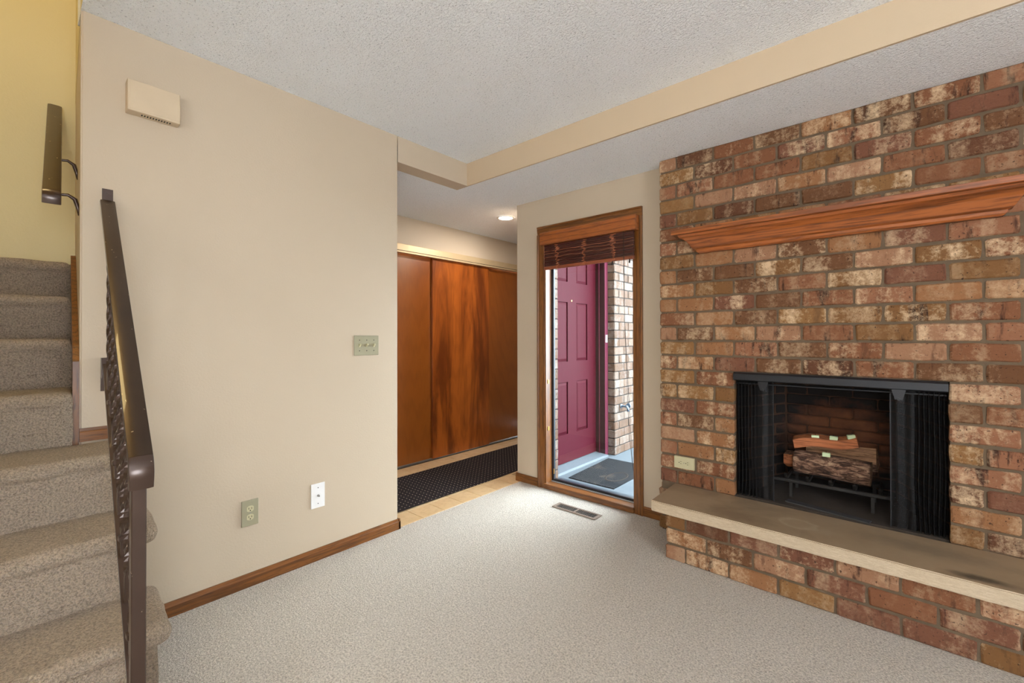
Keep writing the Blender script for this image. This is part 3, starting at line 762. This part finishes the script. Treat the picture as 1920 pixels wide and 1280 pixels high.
# ------------------------------------------------------------------ railing and handrails
SL = RI/TR
side = Vector((.052, 1, 0)).normalized()
CAPS = [(-.021, -.004), (-.0225, .004), (-.020, .009), (-.021, .014), (-.0165, .0215), (-.009, .0265), (0, .028), (.009, .0265), (.0165, .0215), (.021, .014), (.020, .009), (.0225, .004), (.021, -.004), (.012, -.006), (-.012, -.006)]
ry = lambda x: .244-.052*(x+2.33)
rl = thing('stair_railing', 'dark bronze metal stair railing with twisted pickets and moulded cap', 'railing', (-1.3, ry(-1.3), 0))
def zr(x): return 1.728-(x+2.33)*.752
path = [(x, ry(x), zr(x)) for x in [-2.325+i*.1 for i in range(11)]]
x1 = -1.262; path = [p for p in path if p[0] < x1-.02]+[(x1, ry(x1), zr(x1))]
a0 = math.atan(.752); rad = .042
cx, cz = x1-rad*math.sin(a0), zr(x1)-rad*math.cos(a0)
for i in range(1, 8):
    an = a0+(PI*.5-a0+.35)*i/7; xx = cx+rad*math.sin(an); path.append((xx, ry(xx), cz+rad*math.cos(an)))
xx, yy, zz = path[-1]; path.append((xx-.004, yy, zz-.018))
bm = NB(); sweep(bm, path[:-8], CAPS, side); mk('handrail_cap', bm, M['railcap'], rl, smooth=True).data.set_sharp_from_angle(angle=R(50))
bm = NB(); sweep(bm, path[-9:], CAPS, side); mk('end_cap', bm, M['bronze'], rl, smooth=True).data.set_sharp_from_angle(angle=R(50))
bm = NB(); prism(bm, [(ry(XA)-.016, 1.715), (ry(XA)+.016, 1.715), (ry(XA)+.016, 1.775), (ry(XA)-.016, 1.775)], 'x', XA+.0006, XA+.008)
cyl(bm, (XA+.006, ry(XA), 1.762), 'x', .005, .005, 8); mk('wall_tab', bm, M['bronze'], rl)
pb = -1.312
bm = NB(); box(bm, pb-.0135, pb+.0135, ry(pb)-.0135, ry(pb)+.0135, .2, zr(pb)-.004, bev=.002); mk('newel_post', bm, M['bronze'], rl)
ZL = .655
bm = NB(); sweep(bm, [(XA+.006, ry(XA), zr(XA)-ZL), (pb, ry(pb), zr(pb)-ZL)], [(-.012, -.008), (-.012, .008), (.012, .008), (.012, -.008)], side); mk('bottom_rail', bm, M['bronze'], rl)
bm = NB(); sweep(bm, [(XA+.006, ry(XA), zr(XA)-.012), (pb, ry(pb), zr(pb)-.012)], [(-.010, -.006), (-.010, .006), (.010, .006), (.010, -.006)], side); mk('top_channel', bm, M['bronze'], rl)
bm = NB(); box(bm, XA+.0006, XA+.006, ry(XA)-.018, ry(XA)+.018, zr(XA)-ZL-.10, zr(XA)-ZL+.03); box(bm, XA+.0006, XA+.03, ry(XA)-.018, ry(XA)-.014, zr(XA)-ZL-.05, zr(XA)-ZL+.03); mk('wall_plate', bm, M['bronze'], rl)
def twist(x, wide):
    z0, z1 = zr(x)-ZL, zr(x)-.012; h = z1-z0; n = 44; bm = NB(); rings = []
    for i in range(n+1):
        f = i/n; tw = 0 if f < .12 or f > .88 else (f-.12)/.76
        an = tw*2*PI*2+PI/4; r = .0085
        rings.append([bm.verts.new((x+r*math.cos(an+q*PI/2), ry(x)+r*math.sin(an+q*PI/2), z0+h*f)) for q in range(4)])
    for p, q in zip(rings, rings[1:]):
        for k in range(4): bm.faces.new([p[k], p[(k+1) % 4], q[(k+1) % 4], q[k]])
    bm.faces.new(rings[0]); bm.faces.new(rings[-1]); bmesh.ops.recalc_face_normals(bm, faces=bm.faces)
    if wide:
        for zz in (z0+h*.09, z0+h*.91): box(bm, x-.011, x+.011, ry(x)-.011, ry(x)+.011, zz-.008, zz+.008, bev=.002)
    mk('picket', bm, M['bronze'], rl)
for i in range(8): twist(-2.215+i*.112, i % 2)
# upper wall handrail
hy = lambda x: .0965-.052*(x+2.45)
hz = lambda x: 1.745-(x+2.45)*.775
hr = thing('wall_handrail', 'short bronze wall mounted handrail on curved brackets in stairwell', 'handrail', (-2.6, .12, 1.6))
CAP2 = [(s*1.2, u*1.2) for s, u in CAPS]
path = [(x, hy(x), hz(x)) for x in (-3.29, -3.1, -2.9, -2.7, -2.475)]
a0 = math.atan(.775); rad = .035; x1 = -2.475; cx, cz = x1-rad*math.sin(a0), hz(x1)-rad*math.cos(a0)
for i in range(1, 8):
    an = a0+(PI*.5-a0+.25)*i/7; xx = cx+rad*math.sin(an); path.append((xx, hy(xx), cz+rad*math.cos(an)))
xx, yy, zz = path[-1]; path.append((xx-.006, yy, zz-.016))
bm = NB(); sweep(bm, path[:-8], CAP2, side); mk('rail', bm, M['railcap'], hr, smooth=True).data.set_sharp_from_angle(angle=R(50))
bm = NB(); sweep(bm, path[-9:], CAP2, side); mk('end_cap', bm, M['bronze'], hr, smooth=True).data.set_sharp_from_angle(angle=R(50))
for bxx in (-2.50, -2.78):
    y_w = Y0+sy(bxx); z = hz(bxx)-.012
    bm = NB(); tube(bm, [(bxx, hy(bxx), z+.004), (bxx, hy(bxx)+.022, z-.012), (bxx, y_w-.032, z-.008), (bxx, y_w-.012, z-.022), (bxx, y_w-.003, z-.055), (bxx, y_w-.001, z-.085)], [.006, .006, .006, .008, .007, .002], 8)
    mk('bracket', bm, M['bronze'], hr, smooth=True)

# ------------------------------------------------------------------ plates on the walls
def plateX(name, label, cat, y0, y1, z0, z1, m, t=.006):
    th = thing(name, label, cat, (XA, (y0+y1)/2, z0))
    bm = NB(); box(bm, XA+.0006, XA+t, y0, y1, z0, z1, bev=.002, seg=2); mk('plate', bm, m, th); return th
sw = plateX('light_switch', 'aged almond triple toggle switch plate near the foyer opening', 'light switch', 1.290, 1.447, 1.085, 1.200, M['sage'])
for i in range(3):
    yy = 1.3225+i*.046; zz = 1.1425
    bm = NB(); prism(bm, [(XA+.006, zz-.010), (XA+.006, zz+.010), (XA+.019, zz+.010), (XA+.020, zz+.003)], 'y', yy-.0045, yy+.0045); mk('toggle', bm, M['almond'], sw)
    for q in (-.031, .031):
        bm = NB(); cyl(bm, (XA+.0055, yy, zz+q), 'x', .0028, .0013, 8); mk('screw', bm, M['slot'], sw)
ou = plateX('wall_outlet', 'almond duplex outlet low on the long cream wall', 'outlet', .717, .790, .290, .412, M['sage'], .008)
def receptacle(parent, ax, u, z, m, horiz=False):
    """one socket face; ax 'x' on wall A facing +x, 'y' on the brick facing -y"""
    bm = NB(); n = 20
    pts = [(u+.0165*max(-.82, min(.82, math.cos(2*PI*k/n)))/.9, z+.0145*math.sin(2*PI*k/n)) for k in range(n)]
    if ax == 'x': prism(bm, pts, 'x', XA+.0075, XA+.0095)
    else: prism(bm, pts, 'y', YF-.0145, YF-.0125)
    r = mk('socket', bm, m, parent)
    bm = NB()
    if ax == 'x':
        for du in (-.0062, .0062): box(bm, XA+.0093, XA+.0098, u+du-.0011, u+du+.0011, z-.002, z+.0062)
        box(bm, XA+.0093, XA+.0098, u-.0024, u+.0024, z-.0105, z-.006)
    else:
        for dz in (-.0062, .0062): box(bm, u+.0-.002, u+.0062, YF-.0150, YF-.0144, z+dz-.0011, z+dz+.0011)
        box(bm, u-.0105, u-.006, YF-.0150, YF-.0144, z-.0024, z+.0024)
    mk('slots', bm, M['slot'], r)
receptacle(ou, 'x', .7535, .371, M['almond']); receptacle(ou, 'x', .7535, .331, M['almond'])
bm = NB(); cyl(bm, (XA+.0075, .7535, .351), 'x', .003, .0015, 8); mk('screw', bm, M['screw'], ou)
cp = plateX('cable_plate', 'white cable jack plate low on the long cream wall', 'wall plate', 1.045, 1.119, .279, .409, M['white_pl'])
bm = NB(); cyl(bm, (XA+.0055, 1.082, .344), 'x', .006, .004, 8); cyl(bm, (XA+.008, 1.082, .344), 'x', .0042, .012, 10); mk('coax_jack', bm, M['screw'], cp)
for q in (-.042, .042):
    bm = NB(); cyl(bm, (XA+.0055, 1.082, .344+q), 'x', .0026, .0013, 8); mk('screw', bm, M['slot'], cp)
bo = thing('brick_outlet', 'almond duplex outlet set sideways into the brick left of the firebox', 'outlet', (-.965, YF, .40))
bm = NB(); box(bm, -1.024, -.906, YF-.013, YF+.004, .400, .470, bev=.002, seg=2); mk('plate', bm, M['almond'], bo)
receptacle(bo, 'y', -.985, .435, M['almond']); receptacle(bo, 'y', -.945, .435, M['almond'])
bm = NB(); cyl(bm, (-.965, YF-.0145, .435), 'y', .003, .002, 8); mk('screw', bm, M['screw'], bo)
# chime box high on the wall
ch = thing('door_chime', 'painted cream door chime box high on the long wall', 'door chime', (XA, .39, 2.09))
bm = NB(); box(bm, XA+.0006, XA+.052, .297, .468, 2.098, 2.222, bev=.002); mk('case', bm, M['chime'], ch)
bm = NB(); box(bm, XA+.052, XA+.0535, .305, .466, 2.106, 2.2205, bev=.0006); mk('cover', bm, M['chime'], ch)
for i in range(11):
    yy = .345+i*.0092
    bm = NB(); box(bm, XA+.020, XA+.034, yy-.0021, yy+.0021, 2.0972, 2.0984); mk('vent_slot', bm, M['slot'], ch)

# ------------------------------------------------------------------ sidelight window
wn = bpy.data.objects.new('window_1', None); C.objects.link(wn); wn.location = (-1.72, YW, 0); WL['window_1'] = Vector(wn.location); struct(wn, 'tall narrow sidelight window with oak casing beside the fireplace', 'window')
def casing(x0, x1, z0, z1, vert, outer):
    """profile stepped: thick outer edge, thinner inner edge"""
    bm = NB(); y = YW
    if vert:
        s = 1 if outer == 'l' else -1; a, b = (x0, x1) if outer == 'l' else (x1, x0)
        prism(bm, [(a, y), (a, y-.018), (a+s*.010, y-.020), (a+s*.016, y-.015), (a+s*.022, y-.016), (a+s*.052, y-.010), (b, y-.009), (b, y)], 'z', z0, z1)
    else:
        prism(bm, [(y, z1), (y-.018, z1), (y-.020, z1-.010), (y-.015, z1-.016), (y-.016, z1-.022), (y-.010, z1-.052), (y-.009, z0), (y, z0)], 'x', x0, x1)
    return mk('casing', bm, M['oak_z'] if vert else M['oak_x'], wn)
casing(-2.162, -2.0985, 0, 1.9975, True, 'l'); casing(-1.341, -1.2775, 0, 1.9975, True, 'r'); casing(-2.162, -1.2775, 1.9985, 2.062, False, 't')
bm = NB(); box(bm, -2.0985, -1.341, YW-.020, YW+.0, .001, .040, bev=.003); mk('sill_rail', bm, M['oak_x'], wn)
bm = NB(); box(bm, -2.0985, -1.341, YW-.0, 2.852, .012, .038); mk('sill', bm, M['oak_x'], wn)
bm = NB(); box(bm, WX0, WX0+.012, YW-.0, 2.855, .038, WZ1); mk('jamb', bm, M['oak_z'], wn)
bm = NB(); box(bm, WX1-.012, WX1, YW-.0, 2.855, .038, WZ1); mk('jamb', bm, M['oak_z'], wn)
bm = NB(); box(bm, WX0+.012, WX1-.012, YW-.0, 2.855, WZ1-.012, WZ1); mk('jamb', bm, M['oak_x'], wn)
fr0, fr1 = WX0, WX1
bm = NB(); box(bm, fr0, fr0+.030, 2.855, 2.880, .012, WZ1, bev=.002); mk('sash_stile', bm, M['frame_black'], wn)
bm = NB(); box(bm, fr1-.030, fr1, 2.855, 2.880, .012, WZ1, bev=.002); mk('sash_stile', bm, M['frame_black'], wn)
bm = NB(); box(bm, fr0+.030, fr1-.030, 2.855, 2.880, .012, .060, bev=.002); mk('sash_rail', bm, M['frame_black'], wn)
bm = NB(); box(bm, fr0+.030, fr1-.030, 2.855, 2.880, WZ1-.05, WZ1, bev=.002); mk('sash_rail', bm, M['frame_black'], wn)
bm = NB(); box(bm, fr0+.014, fr1-.014, 2.845, 2.855, .038, .044); mk('sill_strip', bm, M['alu'], wn)
bm = NB(); box(bm, fr0+.030, fr0+.0325, 2.858, 2.864, .06, WZ1-.05); mk('gasket', bm, M['frame_blue'], wn)
bm = NB(); box(bm, fr0+.004, fr1-.004, 2.881, 2.985, -.02, .030); box(bm, fr0+.004, fr1-.004, 2.925, 2.935, .030, .036); mk('outer_sill', bm, M['frame_blue'], wn)
bm = NB(); box(bm, fr0+.028, fr1-.028, 2.866, 2.870, .058, WZ1-.048); mk('pane', bm, M['glass'], wn)
for zz in (.45, .82): 
    bm = NB(); box(bm, fr0+.012, fr0+.017, 2.80, 2.815, zz, zz+.03); mk('catch', bm, M['brass'], wn)
bm = NB(); cyl(bm, (fr0+.034, 2.852, .10), 'z', .004, .04, 8); mk('hinge_pin', bm, M['brass'], wn)

# blind
bl = thing('window_blind', 'raised dark woven wood blind under an oak valance', 'blind', (-1.7, 2.74, 1.70))
bm = NB(); prism(bm, [(2.755, 1.998), (2.706, 1.998), (2.700, 1.990), (2.704, 1.975), (2.700, 1.965), (2.700, 1.925), (2.705, 1.915), (2.703, 1.900), (2.755, 1.900)], 'x', -2.088, -1.294)
mk('valance', bm, M['valance'], bl)
NS = 13
for i in range(NS):
    z = 1.735+i*.0135
    bm = NB(); box(bm, -2.062, -1.318, 2.728-.004*(i % 2), 2.744-.004*(i % 2), z, z+.0125, bev=.0015); mk('slat', bm, M['slat'], bl)
bm = NB(); box(bm, -2.064, -1.316, 2.722, 2.744, 1.709, 1.733, bev=.003); mk('bottom_rail', bm, M['slat_rail'], bl)
for xk in (-1.935, -1.702, -1.470):
    pts = []; r = random.Random(int(xk*1000))
    for i in range(46):
        f = i/45; pts.append((xk+r.uniform(-.026, .026)*(1-.2*f), 2.7215-.002*r.random(), 1.895-f*.180))
    pts.append((xk, 2.718, 1.702))
    bm = NB(); tube(bm, pts, .0017, 5); mk('knotted_cord', bm, M['knotcord'], bl)
for zz, am in ((1.80, .006), (1.828, .004), (1.848, .005)):
    bm = NB(); tube(bm, [(-2.06+i*.0372, 2.7205, zz+am*math.sin(i*1.3)*.5) for i in range(21)], .0009, 4); mk('ladder_cord', bm, M['knotcord'], bl)
bm = NB(); tube(bm, [(-1.384, 2.716, 1.90), (-1.380, 2.716, 1.3), (-1.350, 2.718, .73), (-1.335, 2.72, .45), (-1.326, 2.722, .30)], .0013, 5); tube(bm, [(-1.390, 2.716, 1.90), (-1.377, 2.716, 1.2), (-1.360, 2.718, .73), (-1.348, 2.72, .5), (-1.326, 2.722, .30)], .0013, 5)
mk('pull_cord', bm, M['cord'], bl)
for xx in (-1.472, -1.345):
    bm = NB(); tube(bm, [(xx, 2.72, 1.712), (xx, 2.72, 1.706), (xx, 2.72, 1.688), (xx, 2.72, 1.682)], [.001, .004, .006, .003], 8); mk('cord_tassel', bm, M['cord'], bl)

# ------------------------------------------------------------------ porch
bm = NB(); box(bm, XP-.16, 3.0, 2.89, 9, -.20, -.045)
struct(mk('floor_porch', bm, M['concrete'], loc=(-1, 3, -.045)), 'pale concrete porch slab outside the sidelight', 'porch floor')
bm = NB(); box(bm, XP-.16, -1.3, 2.9, 4.7, 2.75, 2.85)
struct(mk('ceiling_porch', bm, M['ceiling'], loc=(0, 4, 2.75)), 'unseen porch roof soffit, kept short to admit sky light', 'porch ceiling')  # out-of-view overhang, cut back so more sky light reaches the carpet
bx_ = NB(); box(bx_, -3.5, 3.3, 2.79, 2.89, ZS+.13, 5.4)
struct(mk('wall_upper_shade', bx_, M['wall']), 'unseen upper storey wall added to block sky over the porch', 'wall')  # added out of view to keep sky light off the door recess
pw = bpy.data.objects.new('wall_porch', None); C.objects.link(pw); pw.location = (XP, 4.3, -.04); WL['wall_porch'] = Vector(pw.location); struct(pw, 'tan brick porch wall beyond the red door', 'brick wall')
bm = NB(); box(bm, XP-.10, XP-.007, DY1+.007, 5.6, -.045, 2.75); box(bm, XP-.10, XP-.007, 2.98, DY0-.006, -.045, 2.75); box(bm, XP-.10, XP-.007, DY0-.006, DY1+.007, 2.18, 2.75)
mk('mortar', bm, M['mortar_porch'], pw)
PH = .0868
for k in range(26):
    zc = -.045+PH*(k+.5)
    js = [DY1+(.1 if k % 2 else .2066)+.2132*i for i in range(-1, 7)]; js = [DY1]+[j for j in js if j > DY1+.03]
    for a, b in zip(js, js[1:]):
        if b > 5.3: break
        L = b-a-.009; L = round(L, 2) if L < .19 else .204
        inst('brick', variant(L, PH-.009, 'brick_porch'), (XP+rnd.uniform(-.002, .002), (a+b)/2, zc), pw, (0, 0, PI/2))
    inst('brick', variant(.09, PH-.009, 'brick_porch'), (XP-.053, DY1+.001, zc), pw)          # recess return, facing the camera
    inst('brick', variant(.13, PH-.009, 'brick_porch'), (XP, DY0-.07, zc), pw, (0, 0, PI/2))   # pier between window and door
# red door
dr = bpy.data.objects.new('door_1', None); C.objects.link(dr); dr.location = (-2.40, 3.6, -.015); WL['door_1'] = Vector(dr.location); struct(dr, 'raspberry red six panel front door seen through the sidelight', 'door')
XD = -2.40
bm = NB(); box(bm, XD-.04, XD-.012, 3.155, 4.068, -.015, 2.075)
# stiles and rails in front of the recessed panel ground
ys_ = [3.155, 3.265, 3.545, 3.705, 3.905, 4.068]
ys_ = [3.155, 3.325, 3.525-.0, 3.705, 3.90, 4.068]
cols = [(3.340, 3.545), (3.695, 3.900)]; rows = [(.255, .755), (.952, 1.525), (1.722, 1.975)]
def frame_grid(bm, y0, y1, z0, z1):
    yb = [y0]+[v for c in cols for v in c]+[y1]; zb = [z0]+[v for r_ in rows for v in r_]+[z1]
    for i in range(0, len(yb)-1):
        for j in range(0, len(zb)-1):
            if i % 2 == 1 and j % 2 == 1: continue
            box(bm, XD-.012, XD, yb[i], yb[i+1], zb[j], zb[j+1])
    bmesh.ops.remove_doubles(bm, verts=bm.verts, dist=.0001)
frame_grid(bm, 3.155, 4.068, -.015, 2.075)
mk('slab', bm, M['reddoor'], dr)
for (a, b) in cols:
    for (c, d_) in rows:
        bm = NB(); q = .028; w0 = .004
        o_ = [(XD-.0115, a+w0, c+w0), (XD-.0115, b-w0, c+w0), (XD-.0115, b-w0, d_-w0), (XD-.0115, a+w0, d_-w0)]
        i_ = [(XD-.001, a+q, c+q), (XD-.001, b-q, c+q), (XD-.001, b-q, d_-q), (XD-.001, a+q, d_-q)]
        O = [bm.verts.new(p) for p in o_]; I = [bm.verts.new(p) for p in i_]; bm.faces.new(I)
        for k in range(4): bm.faces.new([O[k], O[(k+1) % 4], I[(k+1) % 4], I[k]])
        bmesh.ops.recalc_face_normals(bm, faces=bm.faces); mk('panel', bm, M['reddoor'], dr)
bm = NB(); cyl(bm, (XD-.002, 3.61, 1.542), 'x', .009, .006, 12); mk('peephole', bm, M['brass'], dr)
bm = NB(); box(bm, XD-.05, XD+.100, 4.075, 4.136, -.045, 2.15, bev=.002); mk('jamb', bm, M['jambdark'], dr)
bm = NB(); box(bm, XD+.035, XD+.042, 4.066, 4.075, -.03, 2.12); mk('weather_strip', bm, M['pinktrim'], dr)
bm = NB(); box(bm, XD+.100, XD+.106, 4.075, 4.135, -.045, 2.15); mk('brick_mould', bm, M['pinktrim'], dr)
bm = NB(); box(bm, XD-.05, XD+.100, 3.131, 3.152, -.045, 2.15); mk('jamb', bm, M['jambdark'], dr)
bm = NB(); box(bm, XD-.05, XD+.100, 3.152, 4.075, 2.08, 2.15); mk('head_jamb', bm, M['jambdark'], dr)
bm = NB(); box(bm, XD+.1062, XD+.1085, 4.085, 4.125, 1.13, 1.21); mk('latch_plate', bm, M['alu'], dr)
bm = NB(); prism(bm, [(XD-.05, -.02), (XD+.001, -.02), (XD+.03, -.024), (XD+.125, -.030), (XD+.145, -.040), (XD+.145, -.0448), (XD-.05, -.0448)], 'y', 3.152, 4.074)
mk('threshold', bm, M['threshold'], dr)
# mat
dm = thing('door_mat', 'dirty black rubber door mat on the pale porch slab', 'door mat', (-1.83, 3.5, -.045))
bm = NB()
cs = [Vector(p) for p in ((-2.17, 3.215), (-1.735, 3.215), (-1.735, 3.99), (-2.21, 3.985))]
prism(bm, [(p.x, p.y) for p in cs], 'z', -.045, -.037); mk('pad', bm, M['doormat'], dm)
bm = NB(); n = 28
for rr, hh in ((1, 0),):
    o1 = [bm.verts.new((-1.86+.085*math.cos(2*PI*k/n), 3.50+.15*math.sin(2*PI*k/n), -.0368)) for k in range(n)]
    o2 = [bm.verts.new((-1.86+.077*math.cos(2*PI*k/n), 3.50+.138*math.sin(2*PI*k/n), -.0350)) for k in range(n)]
    o3 = [bm.verts.new((-1.86+.069*math.cos(2*PI*k/n), 3.50+.126*math.sin(2*PI*k/n), -.0368)) for k in range(n)]
    for k in range(n):
        j = (k+1) % n; bm.faces.new([o1[k], o1[j], o2[j], o2[k]]); bm.faces.new([o2[k], o2[j], o3[j], o3[k]])
mk('raised_oval', bm, simple('worn_mat_relief', rgb(44, 38, 34), .9, spec=.1), dm)
# spigot
sp = thing('outdoor_spigot', 'blue-grey metal water spigot sticking out of the porch brick', 'spigot', (-2.17, 4.29, .42))
bm = NB(); cyl(bm, (XP-.01, 4.27, .455), 'x', .011, .07, 12); cyl(bm, (XP+.0, 4.27, .455), 'x', .022, .006, 16)
tube(bm, [(XP+.045, 4.27, .455), (XP+.07, 4.27, .452), (XP+.08, 4.27, .43), (XP+.08, 4.27, .405)], [.013, .014, .013, .014], 12); mk('body', bm, M['chrome'], sp, smooth=True)
bm = NB(); cyl(bm, (XP+.05, 4.27, .455), 'y', .006, .07, 8); cyl(bm, (XP+.05, 4.335, .455), 'y', .026, .014, 12); mk('handle', bm, M['chrome'], sp)

# ------------------------------------------------------------------ foyer
D_L = closet('closet_veneer_side', rgb(150, 84, 30), rgb(128, 66, 22), rgb(92, 46, 14), -.1)
D_M = closet('closet_veneer_mid', rgb(180, 98, 36), rgb(142, 70, 24), rgb(88, 40, 14), .1, dark=1)
for i, (x, y0, y1, m, lab) in enumerate(((XC-.062, 1.99, 2.80, D_L, 'brown veneer sliding closet door nearest the cream wall'), (XC-.032, 2.690, 3.474, D_M, 'front centre sliding closet door with dark streaked veneer'), (XC-.062, 3.36, 4.33, D_L, 'sliding closet door at the far right end'))):
    bm = NB(); box(bm, x-.012, x+.012, y0, y1, .012, 1.985, bev=.001)
    d_ = mk('door_%d' % (i+2), bm, m, loc=(x, (y0+y1)/2, .0)); struct(d_, lab, 'closet door')
bm = NB(); box(bm, XC-.01, XC+.016, 1.95, 4.35, 1.965, 2.035, bev=.004, seg=2); 
tr3 = struct(mk('trim_3', bm, M['track']), 'champagne metal track fascia above the closet doors', 'door track')
bm = NB(); box(bm, XC+.0155, XC+.018, 1.95, 4.35, 1.972, 1.976); mk('track_groove', bm, M['trackline'], tr3)
bm = NB(); box(bm, XC-.02, XC+.019, 1.95, 4.35, 1.955, 1.9652); mk('track_lip', bm, M['track'], tr3)
bm = NB(); box(bm, XC-.09, XC-.01, 1.95, 4.35, -.002, .006); struct(mk('trim_4', bm, M['trackline']), 'low floor guide under the closet doors', 'door track')
rg = NB(); nx, ny = 14, 90; X0, X1, YA, YB = -3.165, -2.545, 1.25, 4.2
grid = []
for i in range(nx+1):
    row = []
    for j in range(ny+1):
        x = X0+(X1-X0)*i/nx; y = YA+(YB-YA)*j/ny
        z = .0025+.0015*(noise.noise(Vector((x*3, y*3, 0)))+1)
        if y < 1.95 and i > nx-3: z += .010*(1-(y-YA)/.7)*(i-nx+3)/3
        x += .006*noise.noise(Vector((y*1.7, i*.01, 4)))
        row.append((rg.verts.new((x, y, z+.004)), rg.verts.new((x, y, z))))
    grid.append(row)
for i in range(nx):
    for j in range(ny):
        a, b, c, d_ = grid[i][j], grid[i+1][j], grid[i+1][j+1], grid[i][j+1]
        rg.faces.new([a[0], b[0], c[0], d_[0]]); rg.faces.new([a[1], d_[1], c[1], b[1]])
for i in range(nx):
    for j in (0, ny): a, b = grid[i][j], grid[i+1][j]; rg.faces.new([a[0], a[1], b[1], b[0]])
for j in range(ny):
    for i in (0, nx): a, b = grid[i][j], grid[i][j+1]; rg.faces.new([a[0], a[1], b[1], b[0]])
bmesh.ops.recalc_face_normals(rg, faces=rg.faces)
tag(mk('runner_rug', rg, M['rug']), 'black runner rug with small white dots on the foyer tiles', 'rug')
# downlight
LX, LY = -2.70, 2.985
dl = thing('recessed_downlight', 'lit round recessed ceiling light over the foyer', 'ceiling light', (LX, LY, ZS))
bm = NB(); n = 32; prof2 = [(.085, -.0005), (.083, -.006), (.066, -.009), (.062, -.002)]
rings = [[bm.verts.new((LX+r_*math.cos(2*PI*k/n), LY+r_*math.sin(2*PI*k/n), ZS+z)) for k in range(n)] for r_, z in prof2]
for p, q in zip(rings, rings[1:]):
    for k in range(n): bm.faces.new([p[k], p[(k+1) % n], q[(k+1) % n], q[k]])
bmesh.ops.recalc_face_normals(bm, faces=bm.faces); mk('trim_ring', bm, M['white_trim'], dl, smooth=True)
em, nt, b_ = mat('downlight_lens'); b_.inputs['Emission Color'].default_value = (1, .95, .86, 1); b_.inputs['Emission Strength'].default_value = 14
bm = NB(); cyl(bm, (LX, LY, ZS-.0045), 'z', .063, .003, 28); mk('lens', bm, em, dl)
l = bpy.data.lights.new('downlight_lamp', 'AREA'); l.shape = 'DISK'; l.size = .12; l.energy = 15; l.color = (1, .94, .86)
o = bpy.data.objects.new('downlight_lamp', l); C.objects.link(o); o.location = (LX, LY, ZS-.012)

# floor register
vt = thing('floor_register', 'taupe metal floor vent set in the carpet before the window', 'floor vent', (-1.655, 2.545, 0))
bm = NB(); vx0, vx1, vy0, vy1 = -1.828, -1.482, 2.497, 2.590
box(bm, vx0, vx1, vy0, vy0+.016, .001, .007, bev=.0015); box(bm, vx0, vx1, vy1-.016, vy1, .001, .007, bev=.0015); box(bm, vx0, vx0+.022, vy0+.016, vy1-.016, .001, .007); box(bm, vx1-.022, vx1, vy0+.016, vy1-.016, .001, .007); box(bm, -1.662, -1.648, vy0+.016, vy1-.016, .001, .007)
mk('frame', bm, M['vent'], vt)
bm = NB(); box(bm, vx0+.004, vx1-.004, vy0+.004, vy1-.004, .0004, .0016); mk('duct', bm, M['slot'], vt)
for i in range(22):
    xx = vx0+.030+i*.0136
    if -1.666 < xx < -1.644: continue
    bm = NB(); prism(bm, [(xx-.004, .0020), (xx-.001, .0066), (xx+.001, .0066), (xx-.002, .0020)], 'y', vy0+.016, vy1-.016); mk('louver', bm, M['vent'], vt)
